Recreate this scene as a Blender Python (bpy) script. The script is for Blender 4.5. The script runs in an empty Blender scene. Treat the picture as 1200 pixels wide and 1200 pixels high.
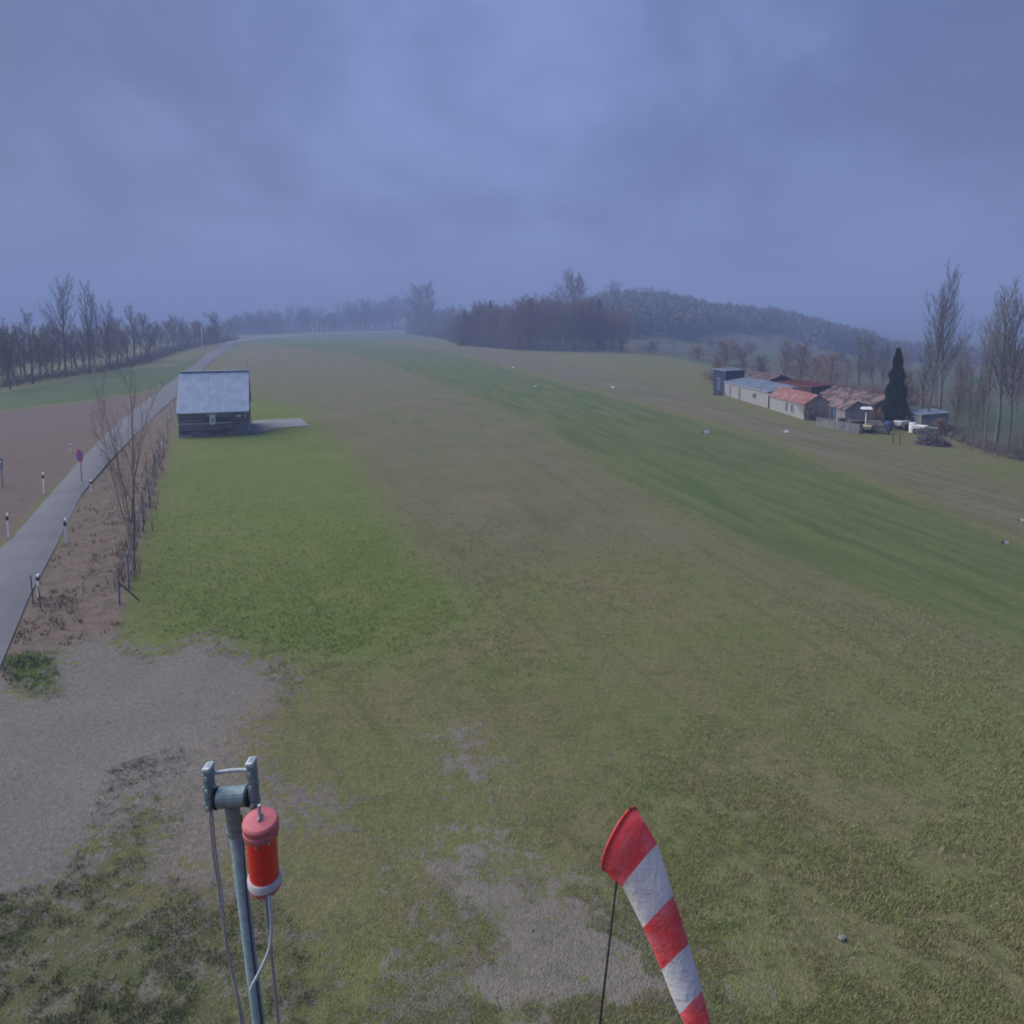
import bpy, math, random
import numpy as np
from mathutils import Vector, Matrix, Euler
R = math.radians
random.seed(7); RNG = np.random.default_rng(7)
scene = bpy.context.scene
COL = scene.collection

# ------------------------------------------------------------------ camera
CAMZ = 10.0; F = 850.0; PITCH = math.radians(6.0)
PROW = 372+F*math.tan(PITCH)      # picture row (of 1200) of the optical axis; the rest is lens shift
cam_d = bpy.data.cameras.new('camera'); cam = bpy.data.objects.new('camera', cam_d); COL.objects.link(cam)
cam.location = (0, 0, CAMZ); cam.rotation_euler = (math.pi/2-PITCH, 0, 0)
cam_d.sensor_fit = 'HORIZONTAL'; cam_d.sensor_width = 36; cam_d.lens = 36*F/1200; cam_d.shift_y = -(600-PROW)/1200
cam_d.clip_start = 0.05; cam_d.clip_end = 6000
scene.camera = cam
CT, ST = math.cos(PITCH), math.sin(PITCH)
def ray(px, py):
    X = (px-600)/F; Y = (PROW-py)/F
    return X, CT+Y*ST, Y*CT-ST          # per unit of depth: x, y, z
def W(px, py, d):
    x, y, z = ray(px, py)
    return Vector((x*d, y*d, CAMZ+z*d))

# ------------------------------------------------------------------ terrain
def sstep(a, b, v):
    t = np.clip((v-a)/(b-a), 0, 1); return t*t*(3-2*t)
HA = np.array([-2, -.3, -.05, .05, .141, .212, .271, .329, .365, .412, .47, .53, .612, .706, 2.0])
HZ = np.array([-4, -2, 0, 5, 16, 15, 9, 6.0, 4.5, -1, -8, -14.5, -17, -21, -25])
def H(x, y):
    x = np.asarray(x, float); y = np.asarray(y, float)
    d = x-36; sp = np.where(d > 30, d, 6*np.log1p(np.exp(np.clip(d, -60, 30)/6)))
    sp = np.maximum(sp-0.35, 0)
    z = -17*(1-np.exp(-sp*.075/17))
    d2 = -x-(62+.28*np.maximum(y, 0)); sp2 = np.where(d2 > 30, d2, 6*np.log1p(np.exp(np.clip(d2, -60, 30)/6)))
    z = z-8*(1-np.exp(-sp2*.04/8))
    yy = np.maximum(y, 1.0); a = np.clip(x/yy, -2, 2)
    w = sstep(250, 475, y)
    prof = np.interp(a, HA, HZ)
    z = z*(1-w)+prof*w
    return z
def P(px, py):
    x, y, z = ray(px, py)
    t = CAMZ/(-z) if z < -1e-3 else 900
    for _ in range(12):
        h = float(H(x*t, y*t)); t = t*.3+.7*(CAMZ-h)/(-z)
    return Vector((x*t, y*t, float(H(x*t, y*t))))
def top_h(p, py):                         # height over p whose top shows at row py
    Y = (PROW-py)/F
    # z = CAMZ + d*(Y*CT-ST), y = d*(CT+Y*ST)
    d = p.y/(CT+Y*ST); return CAMZ+d*(Y*CT-ST)-p.z
def row_y(px, py): return P(px, py)

# ------------------------------------------------------------------ node helpers
class NT:
    def __init__(s, m):
        s.t = m.node_tree; s.n = s.t.nodes; s.l = s.t.links
    def node(s, typ, **kw):
        n = s.n.new(typ)
        for k, v in kw.items(): setattr(n, k, v)
        return n
    def put(s, sock, v):
        if hasattr(v, 'is_output'): s.l.new(v, sock)
        elif isinstance(v, (tuple, list)) and sock.type == 'RGBA' and len(v) == 3: sock.default_value = (*v, 1)
        else: sock.default_value = v
    def math(s, op, a, b=None, c=None, clamp=False):
        n = s.node('ShaderNodeMath', operation=op, use_clamp=clamp)
        for i, v in enumerate((a, b, c)):
            if v is not None: s.put(n.inputs[i], v)
        return n.outputs[0]
    def mix(s, f, a, b, blend='MIX'):
        n = s.node('ShaderNodeMix', data_type='RGBA', blend_type=blend)
        s.put(n.inputs['Factor'], f); s.put(n.inputs[6], a); s.put(n.inputs[7], b)
        return n.outputs[2]
    def noise(s, vec, scale, detail=4, rough=.6, dist=0.0):
        n = s.node('ShaderNodeTexNoise'); s.put(n.inputs['Vector'], vec)
        n.inputs['Scale'].default_value = scale; n.inputs['Detail'].default_value = detail
        n.inputs['Roughness'].default_value = rough; n.inputs['Distortion'].default_value = dist
        return n.outputs['Fac']
    def ramp(s, v, lo, hi):
        n = s.node('ShaderNodeMapRange', clamp=True, interpolation_type='SMOOTHSTEP')
        s.put(n.inputs['Value'], v); n.inputs['From Min'].default_value = lo; n.inputs['From Max'].default_value = hi
        return n.outputs['Result']
    def mapping(s, vec, rot=(0, 0, 0), scale=(1, 1, 1)):
        n = s.node('ShaderNodeMapping'); s.put(n.inputs['Vector'], vec)
        n.inputs['Rotation'].default_value = rot; n.inputs['Scale'].default_value = scale
        return n.outputs[0]
    def attr(s, name):
        n = s.node('ShaderNodeAttribute', attribute_name=name); return n.outputs['Fac']
def new_mat(name):
    m = bpy.data.materials.new(name); m.use_nodes = True
    nt = NT(m); b = nt.n['Principled BSDF']; b.inputs['Specular IOR Level'].default_value = .25
    return m, nt, b
def mat(name, c1, c2=None, scale=4, rough=.8, metal=0, bump=0, stretch=(1, 1, 1), obj=True, spec=.25, lo=.3, hi=.7):
    m, nt, b = new_mat(name)
    tc = nt.node('ShaderNodeTexCoord'); v = tc.outputs['Object'] if obj else nt.node('ShaderNodeNewGeometry').outputs['Position']
    v = nt.mapping(v, scale=stretch)
    if c2 is None: c2 = tuple(x*.75 for x in c1)
    n = nt.noise(v, scale, 6, .65)
    f = nt.ramp(n, lo, hi)
    nt.put(b.inputs['Base Color'], nt.mix(f, c1, c2))
    b.inputs['Roughness'].default_value = rough; b.inputs['Metallic'].default_value = metal
    b.inputs['Specular IOR Level'].default_value = spec
    if bump:
        bn = nt.node('ShaderNodeBump'); bn.inputs['Strength'].default_value = bump; bn.inputs['Distance'].default_value = .02
        nt.put(bn.inputs['Height'], n); nt.l.new(bn.outputs[0], b.inputs['Normal'])
    return m

# ------------------------------------------------------------------ object helpers
def tag(o, label=None, cat=None, group=None, kind=None):
    if label: o['label'] = label
    if cat: o['category'] = cat
    if group: o['group'] = group
    if kind: o['kind'] = kind
    return o
def empty(name, loc, rz=0, label=None, cat=None, group=None):
    o = bpy.data.objects.new(name, None); COL.objects.link(o); o.location = loc; o.rotation_euler = (0, 0, rz)
    o.empty_display_size = .2
    return tag(o, label, cat, group)
class MB:
    def __init__(s): s.v = []; s.f = []; s.mi = []; s.cur = 0
    def add(s, vs, fs):
        b = len(s.v); s.v.extend([tuple(v) for v in vs]); s.f.extend([tuple(b+i for i in f) for f in fs]); s.mi.extend([s.cur]*len(fs)); return s
    def box(s, c, size, rz=0, M=None):
        cx, cy, cz = c; a, b, h = size[0]/2, size[1]/2, size[2]/2
        vs = [Vector((i*a, j*b, k*h)) for i in (-1, 1) for j in (-1, 1) for k in (-1, 1)]
        m = Matrix.Rotation(rz, 3, 'Z') if M is None else M
        vs = [m @ v+Vector(c) for v in vs]
        return s.add(vs, [(0, 1, 3, 2), (4, 6, 7, 5), (0, 4, 5, 1), (2, 3, 7, 6), (0, 2, 6, 4), (1, 5, 7, 3)])
    def tube(s, pts, radii, sides=8, cap=True):
        pts = [Vector(p) for p in pts]; n = len(pts)
        if not hasattr(radii, '__len__'): radii = [radii]*n
        vs = []; ref = None
        for i, p in enumerate(pts):
            t = (pts[min(i+1, n-1)]-pts[max(i-1, 0)]).normalized()
            if ref is None: ref = t.orthogonal().normalized()
            ref = (ref-t*ref.dot(t)); ref = ref.normalized() if ref.length > 1e-5 else t.orthogonal().normalized()
            q = t.cross(ref)
            for k in range(sides):
                a = 2*math.pi*k/sides; vs.append(p+(ref*math.cos(a)+q*math.sin(a))*radii[i])
        fs = [(i*sides+k, i*sides+(k+1) % sides, (i+1)*sides+(k+1) % sides, (i+1)*sides+k) for i in range(n-1) for k in range(sides)]
        if cap: fs += [tuple(range(sides))[::-1], tuple((n-1)*sides+k for k in range(sides))]
        return s.add(vs, fs)
    def prism(s, poly, z0, z1):
        n = len(poly); vs = [(x, y, z0) for x, y in poly]+[(x, y, z1) for x, y in poly]
        return s.add(vs, [tuple(range(n))[::-1], tuple(range(n, 2*n))]+[(i, (i+1) % n, n+(i+1) % n, n+i) for i in range(n)])
    def build(s, name, mats, parent=None, smooth=False, bevel=0, origin=None):
        me = bpy.data.meshes.new(name)
        vs = s.v
        if origin is not None: vs = [(v[0]-origin[0], v[1]-origin[1], v[2]-origin[2]) for v in vs]
        me.from_pydata(vs, [], s.f)
        if not isinstance(mats, (list, tuple)): mats = [mats]
        for m in mats: me.materials.append(m)
        me.polygons.foreach_set('material_index', s.mi)
        if smooth: me.polygons.foreach_set('use_smooth', [True]*len(s.f))
        me.update()
        o = bpy.data.objects.new(name, me); COL.objects.link(o)
        if origin is not None: o.location = origin
        if parent is not None: o.parent = parent
        if bevel:
            b = o.modifiers.new('bevel', 'BEVEL'); b.width = bevel; b.segments = 2; b.limit_method = 'ANGLE'
        return o
def copy_tree(o, parent=None):
    c = o.copy(); COL.objects.link(c)
    if parent is not None: c.parent = parent
    for ch in [k for k in bpy.data.objects if k.parent == o]: copy_tree(ch, c)
    return c

# ------------------------------------------------------------------ ground regions (signed distances, metres, positive inside)
def poly(pts, raw=False):
    return np.array([(P(*p).x, P(*p).y) for p in pts])
def sdist(pg, X, Y, clampv=15):
    d2 = np.full(X.shape, 1e9); inside = np.zeros(X.shape, bool); n = len(pg)
    for i in range(n):
        ax, ay = pg[i]; bx, by = pg[(i+1) % n]
        ex, ey = bx-ax, by-ay; L = ex*ex+ey*ey+1e-9
        t = np.clip(((X-ax)*ex+(Y-ay)*ey)/L, 0, 1)
        d2 = np.minimum(d2, (X-ax-t*ex)**2+(Y-ay-t*ey)**2)
        c = ((ay > Y) != (by > Y)) & (X < (bx-ax)*(Y-ay)/(by-ay+1e-12)+ax)
        inside ^= c
    d = np.sqrt(d2); return np.clip(np.where(inside, d, -d), -clampv, clampv)
REG = {
 'lawn': [(215,470),(188,560),(166,630),(152,690),(138,752),(180,768),(230,748),(262,756),(300,768),(380,776),(450,772),(510,752),(548,725),(542,690),(500,655),(462,610),(430,560),(405,525),(378,500),(360,482),(330,470),(296,466)],
 'strip': [(262,412),(330,404),(400,412),(470,432),(560,466),(640,500),(720,553),(800,600),(900,648),(1000,684),(1100,722),(1215,765),(1215,790),(1100,760),(1000,735),(900,690),(800,660),(700,655),(600,665),(545,690),(500,655),(462,610),(430,560),(405,525),(378,500),(360,480),(330,468),(290,450),(240,440)],
 'runway': [(300,404),(370,400),(440,401),(520,411),(600,434),(700,461),(800,489),(900,519),(1000,560),(1130,613),(1220,650),(1215,765),(1100,722),(1000,684),(900,648),(800,600),(720,553),(640,500),(560,466),(470,432),(400,412)],
 'path': [(520,408),(560,407),(650,422),(750,443),(850,472),(930,497),(1000,513),(1120,545),(1220,583),(1220,644),(1130,606),(1000,552),(900,514),(800,485),(700,457),(600,431)],
 'gravel': [(-200,790),(0,792),(22,806),(45,812),(62,806),(60,775),(100,748),(140,752),(180,770),(240,745),(262,760),(320,775),(346,796),(330,820),(300,845),(285,880),(310,925),(385,930),(388,965),(345,965),(300,950),(262,1000),(255,1035),(195,1050),(178,1010),(186,960),(150,950),(125,985),(105,1015),(75,1050),(0,1062),(-150,1080)],
 'bare': [(525,1015),(552,1003),(585,1030),(630,1050),(700,1075),(760,1105),(800,1150),(820,1190),(700,1178),(620,1172),(520,1172),(480,1168),(500,1155),(560,1135),(590,1100),(560,1070),(530,1048)],
 'bare2': [(528,865),(540,862),(556,888),(570,905),(556,920),(540,895)],
 'verge': [(212,462),(205,500),(188,560),(166,630),(152,690),(138,752),(100,748),(60,775),(20,803),(0,800),(-30,850),(-80,800),(0,740),(70,640),(95,580),(130,540),(160,505),(190,478)],
 'verge_green': [(8,770),(30,764),(62,766),(64,795),(48,812),(25,806),(8,795)],
 'weeds': [(-120,1080),(0,1062),(75,1050),(105,1010),(125,960),(140,905),(200,885),(215,930),(178,1010),(195,1050),(255,1045),(290,1045),(330,1100),(360,1260),(100,1400),(-100,1300)],
 'plough': [(-300,500),(-150,494),(0,482),(90,473),(160,462),(200,452),(186,462),(160,484),(122,515),(80,552),(45,588),(12,628),(-60,660),(-200,700)],
 'field': [(-400,500),(-150,486),(0,460),(60,450),(120,437),(160,432),(205,430),(228,418),(244,412),(228,428),(208,444),(190,452),(160,460),(90,471),(0,480),(-150,492)],
 'farfield': [(270,399),(350,390),(470,387),(530,396),(528,402),(440,400),(370,399),(300,403),(268,407)],
}
GREG = {k: poly(v) for k, v in REG.items()}
rs = np.concatenate([[0.5, 2], np.geomspace(4, 2200, 380)])
fine = np.arange(-48, 48.01, .16)
az = np.radians(np.concatenate([np.arange(-180, -48, 4), fine, np.arange(52, 180, 4)]))
nA, nR = len(az), len(rs)
A2, R2 = np.meshgrid(az, rs)
GX = (R2*np.sin(A2)).ravel(); GY = (R2*np.cos(A2)).ravel()
GZ = H(GX, GY)
def build_ground():
    nz = np.zeros_like(GX)
    for k, (fx, fy, am) in enumerate([(.31, .27, .03), (.9, .7, .012), (.13, .17, .06), (1.7, 1.9, .008)]):
        nz += am*np.sin(GX*fx+k)*np.cos(GY*fy+2*k)
    fade = np.clip(R2.ravel()/15, 0, 1)
    co = np.stack([GX, GY, GZ+nz*fade*.6-.02], 1)
    idx = np.arange(nA*nR).reshape(nR, nA)
    nxt = np.roll(idx, -1, axis=1)
    q = np.stack([idx[:-1], idx[1:], nxt[1:], nxt[:-1]], -1).reshape(-1, 4)
    me = bpy.data.meshes.new('ground')
    me.vertices.add(len(co)+1); me.vertices.foreach_set('co', np.concatenate([co, [[0, 0, -.02]]]).astype(np.float32).ravel())
    tri = np.stack([np.full(nA, nA*nR), idx[0], nxt[0]], 1)
    loops = np.concatenate([q.ravel(), tri.ravel()])
    me.loops.add(len(loops)); me.loops.foreach_set('vertex_index', loops.astype(np.int32))
    st = np.concatenate([np.arange(len(q))*4, len(q)*4+np.arange(nA)*3])
    me.polygons.add(len(st)); me.polygons.foreach_set('loop_start', st.astype(np.int32))
    me.update(calc_edges=True)
    me.polygons.foreach_set('use_smooth', [True]*len(st))
    for k, pg in GREG.items():
        a = me.attributes.new('sd_'+k, 'FLOAT', 'POINT')
        a.data.foreach_set('value', np.append(sdist(pg, GX, GY), 0).astype(np.float32))
    va = me.attributes.new('sd_valley', 'FLOAT', 'POINT'); va.data.foreach_set('value', np.append(np.clip(GX-39-.0*GY, -15, 15)*(GY > 20), 0).astype(np.float32))
    me.validate()
    o = bpy.data.objects.new('ground', me); COL.objects.link(o); tag(o, 'grass airfield ground with bare earth and gravel patches', 'ground', kind='structure')
    return o
# base colours
C = dict(
 base=((.128,.140,.052), (.148,.134,.068), (.088,.104,.040)),
 lawn=((.102,.146,.034), (.130,.155,.044)),
 strip=((.146,.134,.080), (.122,.126,.060)),
 runway=((.072,.106,.034), (.110,.130,.050)),
 path=((.160,.138,.098), (.120,.118,.064)),
 gravel=((.150,.143,.134), (.182,.170,.152), (.108,.100,.086)),
 bare=((.155,.140,.122), (.190,.170,.148)),
 verge=((.170,.130,.104), (.115,.100,.074), (.072,.054,.044)),
 weeds=((.100,.108,.048), (.165,.148,.120), (.060,.066,.034)),
 plough=((.128,.098,.084), (.165,.128,.108)),
 field=((.068,.112,.040), (.108,.115,.060)),
)
def ground_mat():
    m, nt, b = new_mat('ground_grass')
    pos = nt.node('ShaderNodeNewGeometry').outputs['Position']
    n_fine = nt.noise(pos, 9, 3, .7); n_mid = nt.noise(pos, 1.6, 5, .68); n_big = nt.noise(pos, .22, 4, .6)
    n_huge = nt.noise(pos, .045, 3, .6); n_blade = nt.noise(pos, 34, 2, .6)
    # long blotches that run along the strip
    along = nt.mapping(nt.mapping(pos, rot=(0, 0, R(-15))), scale=(1, .12, 1)); n_along = nt.noise(along, .8, 4, .6)
    n_st = nt.noise(nt.mapping(nt.mapping(pos, rot=(0, 0, R(-15.7))), scale=(1, .03, 1)), 1.5, 4, .65)
    n_frag = nt.noise(pos, 3.2, 7, .8)
    def edge(name, amp, soft, off=0.0, n=None, frag=.7):
        e = nt.math('MULTIPLY_ADD', nt.math('SUBTRACT', n or n_mid, .5), amp, nt.attr('sd_'+name))
        e = nt.math('MULTIPLY_ADD', nt.math('SUBTRACT', n_frag, .5), amp*frag, e)
        return nt.ramp(e, off-soft, off+soft)
    def two(cs, n, lo=.35, hi=.65):
        return nt.mix(nt.ramp(n, lo, hi), cs[0], cs[1])
    col = two(C['base'], n_big, .38, .62)
    col = nt.mix(nt.math('MULTIPLY', nt.ramp(n_mid, .5, .66), .7), col, C['base'][2])
    col = nt.mix(nt.math('MULTIPLY', nt.ramp(n_along, .5, .66), .4), col, (.118,.138,.046))
    col = nt.mix(nt.math('MULTIPLY', nt.ramp(n_st, .52, .64), .3), col, (.10,.105,.05))
    strip = nt.mix(nt.ramp(n_big, .35, .65), C['strip'][0], C['strip'][1])
    strip = nt.mix(nt.math('MULTIPLY', nt.ramp(n_along, .5, .7), .45), strip, (.094,.100,.055))
    col = nt.mix(edge('strip', 5.0, 2.6, .5, n_big), col, strip)
    rw = two(C['runway'], n_along)
    rw = nt.mix(nt.math('MULTIPLY', nt.ramp(n_mid, .52, .7), .45), rw, (.058,.085,.026))
    rw = nt.mix(nt.math('MULTIPLY', nt.ramp(n_st, .5, .62), .55), rw, (.125,.135,.062))
    col = nt.mix(edge('runway', 2.6, .6), col, rw)
    pa = two(C['path'], n_along, .4, .6)
    pa = nt.mix(nt.math('MULTIPLY', nt.ramp(n_mid, .5, .68), .4), pa, (.085,.088,.05))
    pa = nt.mix(nt.math('MULTIPLY', nt.ramp(n_st, .5, .6), .6), pa, (.100,.098,.055))
    col = nt.mix(nt.math('MULTIPLY', edge('path', 2.5, 1.3, .5, n_big), .95), col, pa)
    col = nt.mix(edge('farfield', 4, 3), col, (.095,.125,.06))
    vcol = nt.mix(nt.ramp(nt.noise(pos, .02, 3, .6), .42, .58), (.066,.092,.048), (.092,.090,.066))
    col = nt.mix(nt.ramp(nt.math('MULTIPLY_ADD', nt.math('SUBTRACT', n_big, .5), 10.0, nt.attr('sd_valley')), 0, 9), col, vcol)
    def tracks(rot, off, gap, wid, bend):
        mp = nt.node('ShaderNodeSeparateXYZ'); nt.put(mp.inputs[0], nt.mapping(pos, rot=(0, 0, R(rot))))
        u = nt.math('ADD', mp.outputs[0], nt.math('MULTIPLY', nt.math('MULTIPLY', mp.outputs[1], mp.outputs[1]), bend))
        u = nt.math('ABSOLUTE', nt.math('ADD', u, -off)); u = nt.math('ABSOLUTE', nt.math('ADD', u, -gap))
        return nt.math('MULTIPLY', nt.ramp(nt.math('MULTIPLY_ADD', n_mid, .25, u), wid+.22, wid), nt.ramp(n_big, .35, .55))
    tk = nt.math('MAXIMUM', tracks(-22, 4.2, .75, .12, .006), nt.math('MAXIMUM', tracks(-14, 8.5, .8, .12, .003), tracks(-30, -1.0, .75, .10, .010)))
    tk2 = nt.math('MAXIMUM', tracks(-15.7, 15.5, .8, .14, 0), tracks(-15.7, 19.0, .8, .14, .0004))
    col = nt.mix(nt.math('MULTIPLY', nt.math('MAXIMUM', tk, tk2), .42), col, (.088,.098,.042))
    # mown lawn with faint stripes
    wv = nt.node('ShaderNodeTexWave', wave_type='BANDS', bands_direction='X'); nt.put(wv.inputs['Vector'], nt.mapping(pos, rot=(0, 0, R(-17))))
    wv.inputs['Scale'].default_value = .19; wv.inputs['Distortion'].default_value = .6; wv.inputs['Detail'].default_value = 2
    la = two(C['lawn'], n_big, .4, .65)
    la = nt.mix(nt.math('MULTIPLY', wv.outputs['Fac'], .35), la, (.125,.150,.040))
    la = nt.mix(nt.math('MULTIPLY', nt.ramp(n_mid, .52, .68), .4), la, (.066,.105,.020))
    col = nt.mix(edge('lawn', 3.4, 1.2, .3), col, la)
    # left fields
    pl = two(C['plough'], n_mid)
    fw = nt.node('ShaderNodeTexWave', wave_type='BANDS', bands_direction='X'); nt.put(fw.inputs['Vector'], nt.mapping(pos, rot=(0, 0, R(58))))
    fw.inputs['Scale'].default_value = .28; fw.inputs['Distortion'].default_value = 2.5
    pl = nt.mix(nt.math('MULTIPLY', fw.outputs['Fac'], .35), pl, (.105,.075,.065))
    pl = nt.mix(nt.math('MULTIPLY', nt.ramp(n_fine, .5, .7), .4), pl, (.105,.098,.07))
    col = nt.mix(edge('plough', 1.5, .4), col, pl)
    fi = two(C['field'], nt.noise(nt.mapping(nt.mapping(pos, rot=(0, 0, R(-32))), scale=(.1, 1, 1)), .5, 3, .5), .45, .62)
    col = nt.mix(edge('field', 1.5, .5), col, fi)
    # dry verge
    ve = two(C['verge'], n_mid, .4, .66)
    ve = nt.mix(nt.math('MULTIPLY', nt.ramp(nt.noise(pos, 4, 5, .75), .54, .66), .8), ve, C['verge'][2])
    col = nt.mix(edge('verge', .8, .2), col, ve)
    col = nt.mix(edge('verge_green', .7, .25), col, (.055,.095,.022))
    # weeds
    we = two(C['weeds'], n_mid, .5, .62)
    we = nt.mix(nt.ramp(n_frag, .52, .60), we, (.165,.148,.125))
    we = nt.mix(nt.ramp(nt.noise(pos, 9, 6, .8), .52, .60), we, C['weeds'][2])
    col = nt.mix(edge('weeds', 3.5, .6, 0, None, 1.3), col, we)
    # gravel and bare earth
    gr = two(C['gravel'], n_big, .35, .65)
    gr = nt.mix(nt.math('MULTIPLY', nt.ramp(n_mid, .54, .72), .5), gr, C['gravel'][2])
    gr = nt.mix(nt.math('MULTIPLY', nt.ramp(n_blade, .45, .7), .35), gr, (.12,.112,.104))
    sx = nt.node('ShaderNodeSeparateXYZ'); nt.put(sx.inputs[0], pos)
    soil = nt.ramp(nt.math('MULTIPLY_ADD', n_mid, 3.0, sx.outputs[0]), -8.5, -3.5)
    gr = nt.mix(nt.math('MULTIPLY', soil, .75), gr, nt.mix(nt.ramp(n_frag, .4, .62), (.190,.162,.138), (.130,.115,.094)))
    col = nt.mix(edge('gravel', 3.4, .3, 0, None, 1.6), col, gr)
    ba = two(C['bare'], n_mid, .35, .65)
    ba = nt.mix(nt.math('MULTIPLY', nt.ramp(n_fine, .55, .7), .5), ba, (.085,.078,.06))
    bmask = nt.math('MAXIMUM', edge('bare', 3.2, .4, -.35, None, 1.6), edge('bare2', 3, .5, 0, None, 1.6))
    sx0 = nt.node('ShaderNodeSeparateXYZ'); nt.put(sx0.inputs[0], pos)
    # scattered small bare spots in the near grass
    spots = nt.math('MULTIPLY', nt.ramp(nt.noise(pos, 1.3, 7, .75), .60, .68), nt.math('MAXIMUM', nt.ramp(n_huge, .45, .62), nt.math('MULTIPLY', nt.ramp(sx0.outputs[0], 1.0, -2.5), nt.ramp(sx0.outputs[1], 18, 10))))
    bmask = nt.math('MAXIMUM', bmask, nt.math('MULTIPLY', spots, nt.ramp(nt.math('MULTIPLY', nt.attr('sd_lawn'), -1), .2, 1.2)))
    bmask = nt.math('MULTIPLY', bmask, nt.ramp(nt.math('MULTIPLY', nt.attr('sd_runway'), -1), 0, 2))
    col = nt.mix(nt.math('MULTIPLY', bmask, .9), col, ba)
    # fine value variation everywhere
    v = nt.math('MULTIPLY_ADD', n_blade, 1.0, .52)
    v2 = nt.math('MULTIPLY_ADD', n_fine, 1.1, .45)
    vv = nt.math('MULTIPLY', v, v2)
    cmb = nt.node('ShaderNodeCombineColor'); [nt.l.new(vv, cmb.inputs[i]) for i in range(3)]
    col = nt.mix(1.0, col, cmb.outputs[0], 'MULTIPLY')
    nt.put(b.inputs['Base Color'], col); b.inputs['Roughness'].default_value = .95; b.inputs['Specular IOR Level'].default_value = .1
    bn = nt.node('ShaderNodeBump'); bn.inputs['Strength'].default_value = .8; bn.inputs['Distance'].default_value = .06
    nt.put(bn.inputs['Height'], nt.math('ADD', nt.math('MULTIPLY', n_fine, .6), nt.math('ADD', n_blade, n_mid)))
    nt.l.new(bn.outputs[0], b.inputs['Normal'])
    return m
ground = build_ground(); ground.data.materials.append(ground_mat())

# ------------------------------------------------------------------ road, far road, concrete path
def ribbon(name, L, Rr, z, m, label, n_sub=6):
    mb = MB(); vs = []
    def dense(pts):
        out = []
        for i in range(len(pts)-1):
            for k in range(n_sub): out.append(pts[i].lerp(pts[i+1], k/n_sub))
        return out+[pts[-1]]
    L = dense([P(*p) for p in L]); Rr = dense([P(*p) for p in Rr]); n = len(L); K = 5
    for i in range(n):
        for k in range(K):
            p = L[i].lerp(Rr[i], k/(K-1)); h = float(H(p.x, p.y))
            crown = .05*(1-abs(k/(K-1)*2-1)**2)
            vs.append((p.x, p.y, h+z+crown))
    fs = [(i*K+k, i*K+k+1, (i+1)*K+k+1, (i+1)*K+k) for i in range(n-1) for k in range(K-1)]
    for (a, s) in ((0, -1), (K-1, 1)):           # small shoulders down into the soil
        b = len(vs); vs += [(vs[i*K+a][0], vs[i*K+a][1], vs[i*K+a][2]-.12) for i in range(n)]
        fs += [(i*K+a, (i+1)*K+a, b+i+1, b+i) for i in range(n-1)]
    mb.add(vs, fs); o = mb.build(name, m, smooth=False); tag(o, label, 'road', kind='structure'); return o
def asphalt():
    m, nt, b = new_mat('asphalt'); pos = nt.node('ShaderNodeNewGeometry').outputs['Position']
    c = nt.mix(nt.ramp(nt.noise(pos, .5, 5, .6), .35, .65), (.070,.076,.092), (.090,.096,.112))
    c = nt.mix(nt.math('MULTIPLY', nt.ramp(nt.noise(pos, 3, 5, .7), .55, .7), .5), c, (.055,.057,.064))
    c = nt.mix(nt.math('MULTIPLY', nt.ramp(nt.noise(pos, 60, 2, .5), .4, .7), .25), c, (.16,.16,.17))
    nt.put(b.inputs['Base Color'], c); b.inputs['Roughness'].default_value = .7
    return m
M_asph = asphalt()
ribbon('road', [(-420,900),(-150,740),(-20,662),(17,628),(50,590),(90,544),(128,505),(160,478),(190,455),(215,437),(240,417),(256,408),(262,403)],
       [(-60,900),(-40,840),(0,783),(35,698),(63,646),(96,579),(128,541),(160,508),(190,480),(212,460),(245,426),(268,409),(274,402)], .03, M_asph, 'narrow grey asphalt road along the left side of the airfield')
ribbon('road', [(262,401),(300,395),(350,391.5),(410,389),(470,387.5),(520,389)], [(268,403),(300,396.8),(350,393),(410,390.6),(470,389),(520,391)], .06, mat('pale_track', (.20,.19,.185), (.15,.145,.14), .5, obj=False), 'pale far track across the end of the field below the trees')
M_conc = mat('concrete', (.20,.20,.21), (.15,.15,.155), 2, .85, obj=False)
def slab():
    pts = [P(*p) for p in [(291,507),(297,493),(352,490.5),(362,499),(322,502.5),(302,508)]]
    mb = MB(); mb.prism([(p.x, p.y) for p in pts][::-1], -.05, .045)
    return tag(mb.build('path', M_conc), 'pale concrete slab beside the wooden hut', 'path', kind='structure')
slab()

# ------------------------------------------------------------------ materials
M_bark = mat('bark_grey', (.150,.132,.112), (.090,.080,.070), 6, .9, obj=False, stretch=(1,1,.3))
M_twig = mat('twigs_brown', (.150,.130,.112), (.110,.096,.086), 2, .9, obj=False)
M_bark_grey = mat('poplar_bark', (.135,.130,.122), (.085,.085,.085), 3, .9, obj=False)
M_twig_red = mat('twigs_reddish', (.230,.145,.105), (.150,.100,.080), 2, .9, obj=False)
M_bark_pale = mat('bark_pale', (.21,.20,.17), (.11,.10,.085), 6, .9, obj=False)
M_needle = mat('needles', (.030,.052,.030), (.018,.034,.022), 3, .8, obj=False)
M_wood_mix = mat('hillside_foliage', (.130,.118,.096), (.075,.092,.062), .06, .9, obj=False)
M_white = mat('white_paint', (.74,.74,.72), (.62,.62,.60), 9, .55)
M_galv = mat('galvanised_steel', (.20,.275,.30), (.15,.21,.235), 30, .5, .35, lo=.4, hi=.6)
M_galv_lt = mat('galvanised_cap', (.38,.44,.47), (.28,.33,.36), 25, .5, .3)
M_dark = mat('dark_steel', (.03,.03,.035), (.02,.02,.022), 8, .6)
M_pink = mat('faded_red_plastic', (.52,.15,.17), (.42,.11,.13), 12, .5)
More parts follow.
